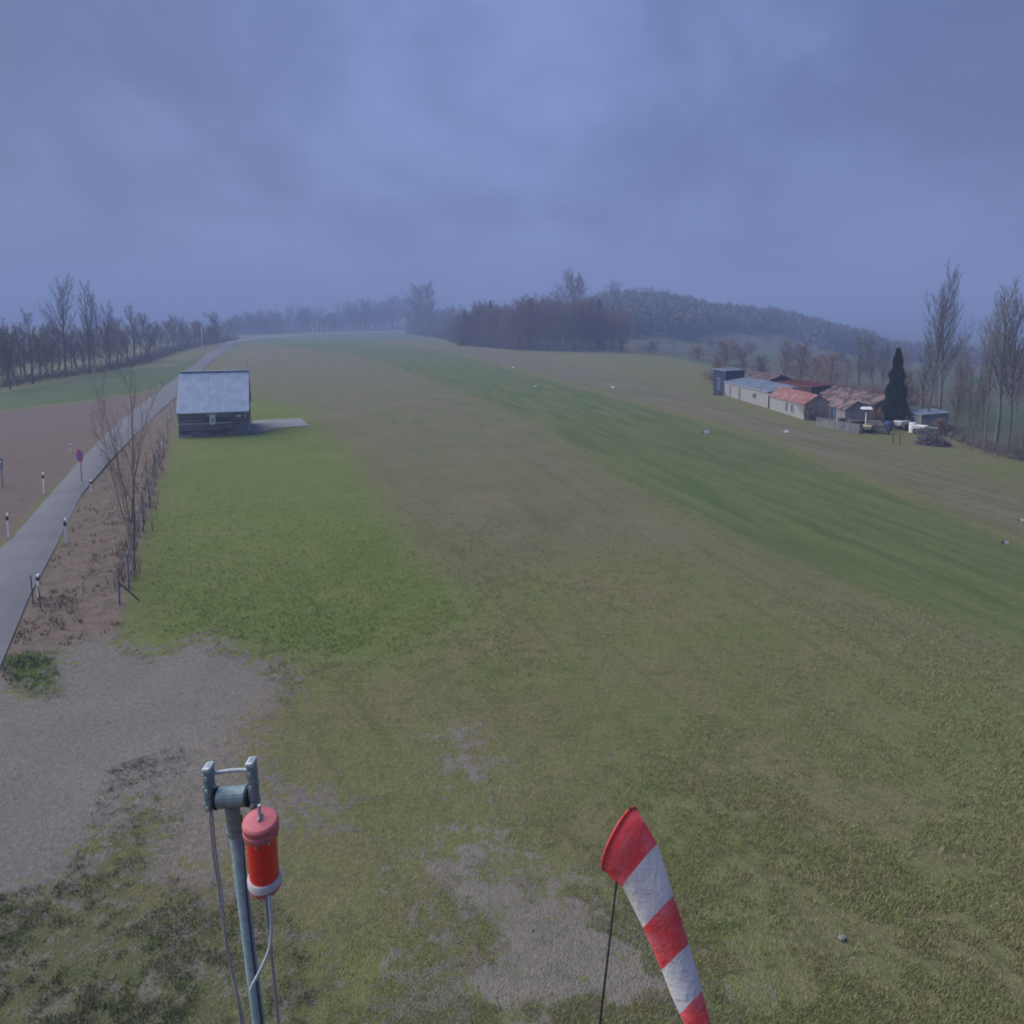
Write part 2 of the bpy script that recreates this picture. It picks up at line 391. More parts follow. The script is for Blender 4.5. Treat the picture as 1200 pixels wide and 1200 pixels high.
def red_lens():
    m, nt, b = new_mat('red_lens'); tc = nt.node('ShaderNodeTexCoord').outputs['Object']
    sp = nt.ramp(nt.noise(nt.mapping(tc, scale=(1, 1, .6)), 32, 3, .6), .66, .72)
    nt.put(b.inputs['Base Color'], nt.mix(sp, (.66,.008,.012), (.75,.32,.30)))
    b.inputs['Roughness'].default_value = .22; b.inputs['Coat Weight'].default_value = .4; b.inputs['Specular IOR Level'].default_value = .5
    return m
M_lens = red_lens()
M_rope = mat('weathered_rope', (.36,.35,.36), (.24,.23,.25), 60, .9)
M_sockr = None
def cloth(name, c, c2):
    m, nt, b = new_mat(name); tc = nt.node('ShaderNodeTexCoord').outputs['Object']
    n = nt.noise(tc, 5, 4, .6); nt.put(b.inputs['Base Color'], nt.mix(nt.ramp(n, .35, .7), c, c2))
    b.inputs['Roughness'].default_value = .75
    tr = nt.node('ShaderNodeBsdfTranslucent'); nt.put(tr.inputs['Color'], c)
    mx = nt.node('ShaderNodeMixShader'); mx.inputs[0].default_value = .22
    nt.l.new(b.outputs[0], mx.inputs[1]); nt.l.new(tr.outputs[0], mx.inputs[2])
    nt.l.new(mx.outputs[0], nt.n['Material Output'].inputs['Surface'])
    wv = nt.noise(tc, 11, 3, .5, .8); bn = nt.node('ShaderNodeBump'); bn.inputs['Strength'].default_value = .7; bn.inputs['Distance'].default_value = .03
    nt.put(bn.inputs['Height'], wv); nt.l.new(bn.outputs[0], b.inputs['Normal'])
    return m
M_sred = cloth('red_cloth', (.86,.085,.085), (.82,.19,.21)); M_swhite = cloth('white_cloth', (.78,.76,.78), (.68,.66,.70))

# ------------------------------------------------------------------ bare trees
def frame(d):
    a = d.orthogonal().normalized(); return a, d.cross(a)
def grow(mbs, p, d, ln, rad, lvl, S, rnd):
    nseg = S['seg'][lvl]; pts = [p]; q = p.copy(); dd = d.copy()
    for i in range(nseg):
        dd = (dd+Vector((rnd.gauss(0, 1), rnd.gauss(0, 1), rnd.gauss(0, 1)))*S['wob'][lvl]+Vector((0, 0, S['up'][lvl]))).normalized()
        q = q+dd*(ln/nseg); pts.append(q)
    last = lvl == len(S['n'])
    radii = [rad*(1-.85*(i/nseg)) for i in range(nseg+1)]
    mb = mbs[0] if lvl <= S['trunk_lv'] else mbs[1]
    if last:
        a, b = frame((pts[1]-pts[0]).normalized()); r = rad
        for i in range(nseg):
            r0 = rad*(1-i/nseg); 
            base = pts[i]; tip = pts[i+1]
            mb.add([base+a*r0, base-a*r0*.5+b*r0*.87, base-a*r0*.5-b*r0*.87, tip], [(0, 1, 3), (1, 2, 3), (2, 0, 3)])
        return
    mb.tube(pts, radii, S['sides'][lvl], cap=False)
    nc = S['n'][lvl]
    for k in range(nc):
        t = S['t0'][lvl]+(S['t1'][lvl]-S['t0'][lvl])*(k+rnd.random())/nc
        f = t*nseg; i = min(int(f), nseg-1); pos = pts[i].lerp(pts[i+1], f-i)
        tang = (pts[i+1]-pts[i]).normalized(); a, b = frame(tang)
        ph = 2.4*k+rnd.uniform(-.6, .6)+lvl; ang = R(S['ang'][lvl]+rnd.uniform(-9, 9))
        nd = tang*math.cos(ang)+(a*math.cos(ph)+b*math.sin(ph))*math.sin(ang)
        if nd.z < S.get('minz', -.3): nd.z = abs(nd.z)*.3
        shape = S['shape'](t) if lvl == 0 else 1-.45*t
        grow(mbs, pos, nd.normalized(), ln*S['len'][lvl]*shape*rnd.uniform(.75, 1.2), max(radii[i]*S['rr'][lvl], S['minr']), lvl+1, S, rnd)
STY = {
 'poplar': dict(seg=[7, 5, 3, 2], wob=[.035, .06, .10, .12], up=[.02, .16, .12, .08], n=[21, 9, 7], t0=[.16, .2, .15], t1=[.98, 1, 1], ang=[30, 32, 34], len=[.36, .42, .55], rr=[.5, .5, .6], minr=.019, sides=[7, 4, 3], trunk_lv=1, shape=lambda t: 1.15-.75*t, rad=.13, H=10, minz=.1),
 'tall': dict(seg=[7, 5, 3, 2], wob=[.04, .07, .10, .12], up=[.02, .2, .14, .1], n=[24, 10, 7], t0=[.30, .15, .1], t1=[.98, 1, 1], ang=[31, 28, 32], len=[.36, .42, .55], rr=[.5, .5, .6], minr=.0115, sides=[7, 4, 3], trunk_lv=1, shape=lambda t: 1.5-1.15*t, rad=.11, H=10, minz=.1),
 'broad': dict(seg=[5, 6, 4, 3, 2], wob=[.05, .10, .14, .16, .18], up=[.02, .10, .08, .06, .04], n=[9, 7, 5, 5], t0=[.28, .25, .2, .1], t1=[1, 1, 1, 1], ang=[46, 40, 42, 40], len=[.74, .48, .5, .55], rr=[.6, .5, .55, .7], minr=.024, sides=[7, 5, 3, 3], trunk_lv=1, shape=lambda t: 1.1-.35*t, rad=.19, H=6.6, minz=-.1),
 'dense': dict(seg=[6, 5, 4, 2], wob=[.05, .10, .14, .16], up=[.03, .12, .10, .06], n=[26, 10, 8], t0=[.06, .12, .1], t1=[1, 1, 1], ang=[40, 40, 40], len=[.42, .5, .58], rr=[.45, .5, .7], minr=.030, sides=[6, 4, 3], trunk_lv=1, shape=lambda t: 1.2-.6*t, rad=.13, H=8.6, minz=-.05),
 'oval': dict(seg=[6, 6, 4, 3], wob=[.04, .09, .13, .16], up=[.03, .18, .12, .06], n=[24, 12, 10], t0=[.16, .15, .1], t1=[1, 1, 1], ang=[42, 38, 40], len=[.52, .45, .55], rr=[.5, .5, .7], minr=.026, sides=[6, 4, 3], trunk_lv=1, shape=lambda t: 1.2-.75*t, rad=.15, H=8.2, minz=-.05),
}
def tree_proto(style, seed, m1=None, m2=None):
    S = STY[style]; rnd = random.Random(seed); a, b = MB(), MB()
    grow([a, b], Vector((0, 0, -.15)), Vector((0, 0, 1)), S['H'], S['rad'], 0, S, rnd)
    zs = max(v[2] for v in b.v+a.v); k = 10/zs
    for mbx in (a, b): mbx.v = [(x*k, y*k, z*k) for x, y, z in mbx.v]
    mt = bpy.data.meshes.new('trunk'); mt.from_pydata(a.v, [], a.f); mt.materials.append(m1 or M_bark); mt.polygons.foreach_set('use_smooth', [True]*len(a.f))
    mc = bpy.data.meshes.new('crown'); mc.from_pydata(b.v, [], b.f); mc.materials.append(m2 or M_twig)
    rr = sorted(math.hypot(v[0], v[1]) for v in b.v)[int(len(b.v)*.93)]
    return (mt, mc, rr)
def conifer_proto(seed, full=.0):
    rnd = random.Random(seed); a, b = MB(), MB()
    a.tube([(0, 0, -.1), (0, 0, 5), (0, 0, 9.8)], [.16, .1, .015], 7, cap=False)
    for k in range(5200 if not full else 12000):
        t = rnd.random()**.8; z = .4+9.5*(1-t) if k % 2 else .4+9.5*rnd.random(); u = 1-(z-.4)/9.6
        lay = .82+.25*math.sin(z*5.5+seed)+.1*math.sin(z*13) if not full else .97+.06*math.sin(z*4)
        rmax = (1.75*(u**.75 if full == 0 else min(1, u*1.35)**.8*1.12))*lay*(.86+.14*math.sin(3*z+7))
        ph = rnd.uniform(0, 6.283); r = rmax*math.sqrt(rnd.uniform(.25, 1.05))
        p = Vector((r*math.cos(ph), r*math.sin(ph), z-.25*r*(1-full)))
        o = Vector((math.cos(ph+rnd.gauss(0, .5)), math.sin(ph+rnd.gauss(0, .5)), -.25+rnd.gauss(0, .25)+full*.9)).normalized()
        s = o.orthogonal().normalized(); s = (s*math.cos(ph*3)+o.cross(s)*math.sin(ph*3))
        L = rnd.uniform(.18, .42); b.add([p-s*.08, p+s*.08, p+o*L], [(0, 1, 2)])
    mt = bpy.data.meshes.new('trunk'); mt.from_pydata(a.v, [], a.f); mt.materials.append(M_bark)
    mc = bpy.data.meshes.new('crown'); mc.from_pydata(b.v, [], b.f); mc.materials.append(M_needle)
    return (mt, mc, 1.7)
PR = {
 'poplar': [tree_proto('poplar', s) for s in (1, 2, 3, 4)],
 'tall': [tree_proto('tall', s, M_bark_grey, M_bark_grey) for s in (5, 6, 7)],
 'broad': [tree_proto('broad', s) for s in (8, 9, 10)],
 'dense': [tree_proto('dense', s, None, M_twig) for s in (11, 12, 13)],
 'red': [tree_proto('dense', s, None, M_twig_red) for s in (14, 15, 16)],
 'oval': [tree_proto('oval', s) for s in (31, 32)],
 'conifer': [conifer_proto(17), conifer_proto(18)],
 'column': [conifer_proto(19, 1.0)],
}
NAMES = dict(oval='bare_tree', poplar='poplar_tree', tall='poplar_tree', broad='bare_tree', dense='bare_tree', red='bare_tree', conifer='conifer_tree', column='conifer_tree')
CATS = dict(oval='bare tree', poplar='poplar', tall='poplar', broad='bare tree', dense='bare tree', red='bare tree', conifer='conifer', column='conifer')
TREE_N = [0]
def tree(kind, pos, h, width, label, group=None, seed=None, cat=None):
    TREE_N[0] += 1; k = TREE_N[0] if seed is None else seed
    ps = PR[kind]; mt, mc, rr = ps[k % len(ps)]
    r = empty(NAMES[kind], (pos.x, pos.y, pos.z), (k*2.399) % 6.283, label, cat or CATS[kind], group)
    sx = width/2/rr; r.scale = (sx, sx, h/10)
    for nm, me in (('trunk', mt), ('crown', mc)):
        o = bpy.data.objects.new(nm, me); COL.objects.link(o); o.parent = r
    return r
def tree_px(kind, px, pyb, pyt, wpx, label, group=None, dy=0, **kw):
    p = P(px, pyb); 
    h = top_h(p, pyt); w = wpx/F*(p.y*CT+(CAMZ-p.z)*ST)
    return tree(kind, p, h, w, label, group, **kw)

# left row ------------------------------------------------------------------
G1 = 'bare trees lining the field on the left'
for (k, x, b, t, w, lb) in [
    ('tall', 76, 441, 318, 34, 'tallest bare poplar of the left row, slim with a forked top'),
    ('poplar', 105, 438, 326, 24, 'tall slim bare poplar just right of the tallest one on the left'),
    ('tall', 119, 436, 338, 22, 'second poplar to the right of the tallest left one, pale upright stems'),
    ('poplar', 130, 434, 350, 22, 'last tall poplar at the right end of the left poplar cluster'),
    ('poplar', 38, 450, 361, 30, 'rounded bare tree left of the tallest poplar on the left side'),
    ('dense', 12, 457, 370, 26, 'dark narrow bare tree close to the left picture edge'),
    ('poplar', 158, 424, 354, 24, 'mid height bare tree with pointed crown right of the poplar cluster'),
    ('dense', 173, 423, 364, 30, 'broad dark bare tree in front of brushwood right of the poplars'),
    ('dense', 213, 409, 369, 22, 'dark bare tree standing left of the tall white post'),
    ('red', 235, 406, 372, 20, 'dark bare tree directly behind the tall white post'),
    ('dense', 256, 406, 364, 24, 'dense dark bare tree where the road meets the far track')]:
    tree_px(k, x, b, t, w, lb, G1)
rnd = random.Random(3)
for x in (-26, -14, -4, 3, 9, 17, 24, 30, 47, 54, 62, 69, 84, 90, 97, 111, 125, 138, 143, 149):
    b = np.interp(x, [-30, 0, 70, 150], [452, 448, 436, 425])+rnd.uniform(-3, 1)
    tree_px(rnd.choice(['dense', 'poplar', 'red']), x, b, np.interp(x, [-30, 30, 60, 100, 150], [372, 386, 380, 376, 372])+rnd.uniform(-10, 10), rnd.uniform(20, 32), 'bare tree filling the woodland strip at the left field edge', 'undergrowth trees of the left wood')
for x in (165, 181, 189, 197, 204, 221, 228, 244, 250, 266, 272):
    b = np.interp(x, [150, 210, 272], [420, 406, 399])
    tree_px(rnd.choice(['dense', 'poplar', 'red', 'broad']), x, b, rnd.uniform(366, 380), rnd.uniform(15, 24), 'hazy bare tree in the row left of the road end', 'hazy trees left of the road end')
# far line -------------------------------------------------------------------
x = 270
while x < 470:
    t = np.interp(x, [270, 300, 350, 390, 405, 435, 460, 475], [370, 366, 359, 362, 352, 351, 348, 355])+rnd.uniform(-5, 7)
    p = P(x, np.interp(x, [270, 470], [392, 386.5])); h = top_h(p, t)
    tree(rnd.choice(['dense', 'broad', 'dense', 'poplar']), p, h, rnd.uniform(17, 26)/F*p.y, 'hazy bare tree in the far wood beyond the pale track', 'far trees beyond the pale track')
    x += rnd.uniform(4, 6.5)
# centre copse ---------------------------------------------------------------
tree_px('oval', 487, 392, 330, 36, 'large rounded grey tree at the left end of the centre copse')
tree_px('dense', 505, 393, 325, 20, 'upright pale tree with two leaders beside the large rounded tree')
tree_px('conifer', 545, 405, 363, 16, 'small dark conifer at the left front corner of the centre copse')
tree_px('oval', 668, 402, 311, 42, 'tall bare tree rising above the middle of the centre copse')
G2 = 'bare trees of the centre copse'
for row in range(3):
    x = 478 if row == 2 else 540
    while x < (735 if row < 2 else 705):
        b = np.interp(x, [480, 520, 545, 600, 660, 735], [391, 397, 405, 410, 412, 412])-row*3.2
        t = np.interp(x, [480, 520, 545, 560, 600, 660, 690, 720, 735], [350, 356, 360, 352, 346, 345, 346, 352, 362])+rnd.uniform(-5, 9)+(0 if row else 6)
        lb = 'reddish brown bare tree packed in the centre copse' if x > 540 else 'grey bare tree left of the centre copse beside the field'
        k = rnd.choice(['red', 'red', 'dense']) if x > 540 else 'dense'
        if k == 'dense' and x > 540: lb = 'grey brown bare tree packed in the centre copse'
        tree_px(k, x, b, t, rnd.uniform(20, 32), lb, G2 if x > 540 else 'grey trees left of the copse')
        x += rnd.uniform(8, 12)
for x, b, t in ((575, 405, 352), (622, 408, 350), (702, 409, 350)):
    tree_px('conifer', x, b, t, 15, {575: 'leftmost of the dark spruces', 622: 'middle one of the dark spruces', 702: 'rightmost of the dark spruces'}[x]+' inside the centre copse', 'spruces in the centre copse')
def thicket(name, label, line, hpx, n, m, seed, depth=6, k=1.0):
    rn = np.random.default_rng(seed); L = [P(*p) for p in line]; seg = np.array([(b-a).length for a, b in zip(L[:-1], L[1:])]); cum = np.concatenate([[0], seg.cumsum()])
    t = rn.random(n)*cum[-1]; i = np.clip(np.searchsorted(cum, t)-1, 0, len(seg)-1); f = (t-cum[i])/seg[i]
    A = np.array([tuple(p) for p in L]); c = A[i]*(1-f[:, None])+A[i+1]*f[:, None]
    c[:, 1] += rn.random(n)*depth; c[:, 0] += rn.normal(0, .6, n); c[:, 2] = H(c[:, 0], c[:, 1])
    hm = hpx/F*c[:, 1]; lump = .55+.45*np.sin(t*.9+seed)*np.sin(t*.37)
    z = hm*lump*rn.random(n)**1.6; d = rn.normal(0, 1, (n, 3)); d[:, 2] = np.abs(d[:, 2])*1.3+.3; d /= np.linalg.norm(d, axis=1)[:, None]
    c[:, 2] += z; ln = rn.uniform(.5, 1.6, n)[:, None]; s = np.cross(d, rn.normal(0, 1, (n, 3))); s /= np.linalg.norm(s, axis=1)[:, None]; w = rn.uniform(.02, .06, n)[:, None]*k; ln = ln*k
    v = np.stack([c-s*w, c+s*w, c+d*ln], 1).reshape(-1, 3)
    me = bpy.data.meshes.new(name); me.vertices.add(len(v)); me.vertices.foreach_set('co', v.astype(np.float32).ravel())
    me.loops.add(len(v)); me.loops.foreach_set('vertex_index', np.arange(len(v), dtype=np.int32)); me.polygons.add(n); me.polygons.foreach_set('loop_start', (np.arange(n)*3).astype(np.int32)); me.update(calc_edges=True)
    me.materials.append(m); o = bpy.data.objects.new(name, me); COL.objects.link(o); tag(o, label, 'undergrowth', kind='stuff')
thicket('undergrowth', 'tangled bare undergrowth beneath the left field edge trees', [(-60, 464), (0, 452), (60, 443), (110, 437), (150, 428), (200, 412), (240, 404), (272, 399)], 14, 12000, M_twig, 51, 9)
thicket('undergrowth', 'hazy undergrowth beneath the far trees beyond the pale track', [(268, 393), (350, 389), (430, 387), (475, 387)], 16, 26000, M_twig, 52, 30)
thicket('undergrowth', 'dense brown undergrowth filling the centre copse', [(476, 391), (520, 397), (540, 405), (600, 410), (660, 412), (736, 412)], 36, 60000, M_twig, 53, 12)
thicket('undergrowth', 'reddish brush on the slope behind the sheds', [(850, 452), (900, 455), (960, 462), (1030, 470), (1100, 480)], 12, 9000, M_twig_red, 54, 12)
thicket('undergrowth', 'scrub along the foot of the right poplars', [(1118, 505), (1150, 520), (1180, 532), (1215, 545)], 7, 4500, M_twig, 55, 5, .45)
# hill ridge -----------------------------------------------------------------
def at(px, y): x = (px-600)/F*y; return Vector((x, y, float(H(x, y))))
for (x, t, k, w) in [(697, 338, 'broad', 26), (712, 326, 'dense', 26), (722, 330, 'broad', 20), (738, 335, 'dense', 22), (752, 333, 'broad', 24), (764, 335, 'dense', 24), (776, 334, 'broad', 22), (786, 343, 'dense', 18), (805, 352, 'conifer', 12), (815, 351, 'dense', 14), (826, 353, 'conifer', 12), (838, 358, 'dense', 16), (856, 361, 'dense', 16), (874, 362, 'dense', 18), (893, 358, 'broad', 20), (905, 356, 'dense', 22), (918, 361, 'dense', 20), (935, 371, 'dense', 18), (952, 374, 'dense', 18), (968, 377, 'dense', 16), (985, 382, 'dense', 16), (1003, 388, 'dense', 16), (1022, 394, 'dense', 16), (1040, 398, 'dense', 16)]:
    p = at(x, 478)
    tree(k, p, max(7, top_h(p, t)), w/F*478*1.15, ('hazy bare tree on the skyline of the wooded hill' if k != 'conifer' else 'hazy conifer on the skyline of the wooded hill'), 'trees on the hill skyline' if k != 'conifer' else 'conifers on the hill skyline')
def hillside():
    n = 4200; vs = []; rn = np.random.default_rng(5)
    allv = []
    for i in range(n):
        a = rn.uniform(.03, .80); y = rn.uniform(285, 505)
        if y < 285+np.interp(a, [.1, .25, .5, .8], [30, 60, 80, 60])+30*math.sin(a*23)+12*math.sin(a*71): continue
        xx = a*y; z = float(H(xx, y)); h = rn.uniform(7, 11.5); w = rn.uniform(2.2, 3.8)
        if a > .5: h *= .8
        k = 70
        u = rn.random(k)**.7; ph = rn.uniform(0, 6.28, k); rr = w*np.sqrt(rn.random(k))*np.sin(np.clip(u*2.6+.35, 0, 3.1))
        c = np.stack([xx+rr*np.cos(ph), y+rr*np.sin(ph), z+h*u], 1)
        e = rn.normal(0, .55, (k, 3, 3)); e[:, :, 2] *= 1.5
        allv.append((c[:, None, :]+e).reshape(-1, 3))
    v = np.concatenate(allv); m = len(v)//3
    me = bpy.data.meshes.new('hillside_wood'); me.vertices.add(len(v)); me.vertices.foreach_set('co', v.astype(np.float32).ravel())
    me.loops.add(len(v)); me.loops.foreach_set('vertex_index', np.arange(len(v), dtype=np.int32))
    me.polygons.add(m); me.polygons.foreach_set('loop_start', (np.arange(m)*3).astype(np.int32)); me.update(calc_edges=True)
    me.materials.append(M_wood_mix)
    o = bpy.data.objects.new('hillside_wood', me); COL.objects.link(o); tag(o, 'hazy wooded hillside far behind the sheds', 'woodland', kind='stuff')
hillside()
# right trees ----------------------------------------------------------------
for (k, x, b, t, w, lb) in [
    ('tall', 1086, 504, 303, 52, 'tallest bare poplar on the right, behind the brush pile'),
    ('tall', 1101, 496, 334, 40, 'forked bare poplar just right of the tallest right hand one'),
    ('poplar', 1080, 490, 398, 26, 'shorter thin poplar just left of the tallest right hand one'),
    ('tall', 1154, 523, 338, 42, 'left stem of the poplar clump near the right picture edge'),
    ('tall', 1166, 526, 322, 54, 'tallest stem of the poplar clump near the right picture edge'),
    ('tall', 1181, 528, 345, 42, 'right stem of the poplar clump near the right picture edge'),
    ('poplar', 1134, 514, 425, 16, 'leftmost of the thin saplings between the two poplar groups'),
    ('poplar', 1142, 517, 436, 14, 'middle of the thin saplings between the two poplar groups'),
    ('poplar', 1150, 519, 415, 16, 'rightmost of the thin saplings between the two poplar groups'),
    ('red', 920, 447, 392, 20, 'reddish bare tree rising behind the red roofed shed'),
    ('red', 840, 450, 412, 22, 'small bare tree behind the dark shed at the far end'),
    ('dense', 1118, 500, 428, 26, 'hazy bushy tree low between the right poplars')]:
    tree_px(k, x, b, t, w, lb, 'poplars and bare trees on the right' if k != 'red' else None)
tree_px('column', 1048, 501, 408, 25, 'dense dark green columnar conifer beside the sheds')
for x in (872, 890, 940, 958, 976, 994, 1008, 1024, 1036, 1066, 1099, 1126, 1156, 1196):
    y = rnd.uniform(100, 150) if x < 1060 else rnd.uniform(72, 105)
    p = at(x, y); tree(rnd.choice(['red', 'dense', 'red', 'poplar']), p, rnd.uniform(5.5, 9.5)*(.8 if x < 1000 else 1), rnd.uniform(18, 32)/F*y, 'small hazy bare tree on the slope behind the sheds', 'small trees on the slope behind the sheds')
for i, (x, y) in enumerate([(762, 205), (818, 190), (850, 170), (870, 210), (790, 260), (830, 280), (880, 250), (930, 230), (985, 210), (1020, 230), (900, 310), (1060, 190), (1130, 170), (1180, 150)]):
    p = at(x, y); tree(rnd.choice(['red', 'dense', 'broad']), p, rnd.uniform(3.5, 7), rnd.uniform(5, 9), 'low hazy bare tree scattered on the valley fields', 'hedge trees on the valley fields')

# near sapling at the fence -----------------------------------------------------
def sapling():
    base = P(157, 668); h = top_h(base, 440)
    r = empty('young_tree', base, 0, 'young bare tree with upright stems growing by the fence and road', 'young tree')
    rn = random.Random(21); a, b = MB(), MB()
    S = dict(seg=[6, 4, 3, 2], wob=[.05, .07, .1, .12], up=[.05, .14, .1, .08], n=[11, 7, 4], t0=[.2, .2, .15], t1=[1, 1, 1], ang=[24, 26, 30], len=[.34, .4, .5], rr=[.5, .55, .6], minr=.0055, sides=[6, 4, 3], trunk_lv=1, shape=lambda t: 1.25-.8*t, rad=.05, minz=.2)
    # main stem with forks
    for (dx, dy, ln, rr, z0) in ((0, 0, h*.98, .055, 0), (-.28, .0, h*.84, .035, h*.22), (.2, .05, h*.82, .04, h*.25), (-.12, -.1, h*.8, .03, h*.1), (-.42, .1, h*.66, .028, h*.16)):
        grow([a, b], Vector((0, 0, z0)), Vector((dx*.6, dy, 1)).normalized(), ln-z0*.6, rr*.72, 0, S, rn)
    ms = mat('sapling_bark', (.23,.18,.13), (.15,.12,.095), 8, .9); a.build('trunk', ms, r, True); b.build('crown', ms, r)
sapling()
def shrub(px, py, hm, wm, label, m, n=60, seed=1, group=None, name='bare_shrub'):
    rn = random.Random(seed); p = P(px, py); r = empty(name, p, 0, label, 'shrub', group); a, b = MB(), MB()
    S = dict(seg=[4, 3, 2], wob=[.1, .14, .15], up=[.05, .08, .05], n=[7, 5], t0=[.2, .1], t1=[1, 1], ang=[32, 35], len=[.45, .55], rr=[.6, .7], minr=.008, sides=[4, 3], trunk_lv=0, shape=lambda t: 1.1-.5*t, minz=0)
    for k in range(n):
        ph = rn.uniform(0, 6.28); q = rn.random(); d = Vector((math.cos(ph)*q*wm/hm*.7, math.sin(ph)*q*wm/hm*.7, 1)).normalized()
        grow([a, b], Vector((math.cos(ph)*wm*.15*q, math.sin(ph)*wm*.15*q, -.03)), d, hm*rn.uniform(.7, 1), .02, 0, S, rn)
    a.build('stems', M_bark, r); b.build('twigs', m, r); return r
shrub(950, 492, 2.1, 2.0, 'dark leafless shrub between the red roofed shed and the brown shed', M_twig_red, 45, 2)
shrub(1192, 538, 2.2, 2.4, 'tangled bare shrub at the right picture edge beneath the poplars', M_twig, 30, 3)
shrub(1030, 497, 1.7, 1.8, 'reddish leafless shrub between the white post and the columnar conifer', M_twig_red, 34, 4)

# ------------------------------------------------------------------ hut
def hut():
    A = P(208, 513); B = P(293, 509); u = (B-A); Wd = u.length; u.normalize(); v = Vector((-u.y, u.x, 0)); ang = math.atan2(u.y, u.x)
    r = empty('wooden_hut', A.lerp(B, .5), ang, 'weathered timber hut with a pale blue grey metal roof beside the lawn', 'hut')
    hw = Wd/2-.12; wh = 2.05; dep = 6.8; rh = top_h(A+v*dep*.5, 437)  # ridge height
    rn = random.Random(4)
    mb = MB(); M1 = [mat('weathered_board', (.27,.245,.25), (.16,.145,.155), 3, .9, stretch=(.4, 1, 9)), mat('pale_board', (.62,.58,.57), (.42,.40,.40), 4, .9, stretch=(.5, 1, 8)), mat('dark_board', (.13,.115,.13), (.075,.066,.078), 4, .9, stretch=(.5, 1, 8))]
    mb.box((0, dep/2, wh/2), (hw*2-.1, dep-.1, wh))
    z = 0.02
    while z < wh-.05:                                   # rough horizontal boards
        t = rn.uniform(.10, .19); t = min(t, wh-z)
        x = -hw
        while x < hw-.01:
            L = min(rn.uniform(.8, 2.8), hw-x); mb.cur = rn.choice([0, 0, 0, 1, 2, 2])
            mb.box((x+L/2, -.02+rn.uniform(-.015, .015), z+t/2-.005), (L-.015, .07, t-.02)); x += L
        for s in (-1, 1):
            mb.cur = rn.choice([0, 0, 1, 2]); mb.box((s*hw, dep/2, z+t/2-.005), (.06+rn.uniform(0, .02), dep-.1, t-.02))
        z += t
    mb.cur = 0
    for s in (-1, 1):                                    # gables
        mb.add([(s*(hw-.03), .02, wh), (s*(hw-.03), dep-.02, wh), (s*(hw-.03), dep/2, rh-.12), (s*(hw-.09), .02, wh), (s*(hw-.09), dep-.02, wh), (s*(hw-.09), dep/2, rh-.12)], [(0, 1, 2), (3, 5, 4), (0, 2, 5, 3), (1, 4, 5, 2), (0, 3, 4, 1)])
    mb.build('wall', M1, r)
    # roof, two slopes with standing ribs
    m, nt, b = new_mat('roof_metal'); tc = nt.node('ShaderNodeTexCoord').outputs['Object']
    c = nt.mix(nt.ramp(nt.noise(nt.mapping(tc, scale=(1, .25, 1)), 1.6, 5, .6), .3, .7), (.26,.33,.44), (.34,.41,.52))
    c = nt.mix(nt.math('MULTIPLY', nt.ramp(nt.noise(tc, 7, 5, .7), .58, .75), .35), c, (.20,.24,.30))
    nt.put(b.inputs['Base Color'], c); b.inputs['Roughness'].default_value = .5; b.inputs['Metallic'].default_value = .15
    ro = MB(); ov = .22; sl = (rh-wh)/(dep/2); e0 = -ov; ze = wh+.02-ov*sl*.3
    for s in (1, -1):
        y0, y1 = (e0, dep/2) if s == 1 else (dep-e0, dep/2)
        X = hw+.12
        ro.add([(-X, y0, ze), (X, y0, ze), (X, y1, rh), (-X, y1, rh), (-X, y0, ze+.07), (X, y0, ze+.07), (X, y1, rh+.07), (-X, y1, rh+.07)],
               [(0, 3, 2, 1), (4, 5, 6, 7), (0, 1, 5, 4), (1, 2, 6, 5), (2, 3, 7, 6), (3, 0, 4, 7)])
        n = 24
        for i in range(n+1):
            x = -X+.03+(2*X-.06)*i/n
            ro.add([(x-.02, y0, ze+.072), (x+.02, y0, ze+.072), (x+.02, y1, rh+.072), (x-.02, y1, rh+.072), (x, y0, ze+.1), (x, y1, rh+.1)], [(0, 1, 4), (1, 2, 5, 4), (2, 3, 5), (3, 0, 4, 5)])
    ro.box((0, dep/2, rh+.1), (2*hw+.26, .3, .05))
    rf = ro.build('roof', m, r)
    gu = MB(); gu.tube([(-hw-.1, e0-.05, ze-.0), (hw+.1, e0-.05, ze-.0)], .055, 8); gu.tube([(hw*.52, e0-.05, ze), (hw*.52, -.1, wh-.25), (hw*.52, -.1, .1)], .03, 8)
    gu.build('gutter', M_galv, rf)
    bx = MB(); bx.box((-.02*hw, -.2, 1.45), (.46, .26, .85)); o = bx.build('wall_box', M_white, r, bevel=.02)
    lid = MB(); lid.box((-.02*hw, -.22, 1.9), (.56, .36, .06)); lid.box((-.02*hw, -.34, 1.4), (.22, .03, .32)); lid.build('box_cover', M_galv_lt, o)
    l2 = MB(); l2.box((hw*.74, -.12, 1.66), (.36, .16, .18)); l2.box((hw*.93, -.14, 1.72), (.1, .12, .34)); l2.build('wall_lamp', M_white, r, bevel=.01)
    ft = MB(); ft.box((0, dep/2, .03), (2*hw+.08, dep+.08, .1)); ft.build('foundation', mat('hut_footing', (.16,.15,.15)), r)
hut()

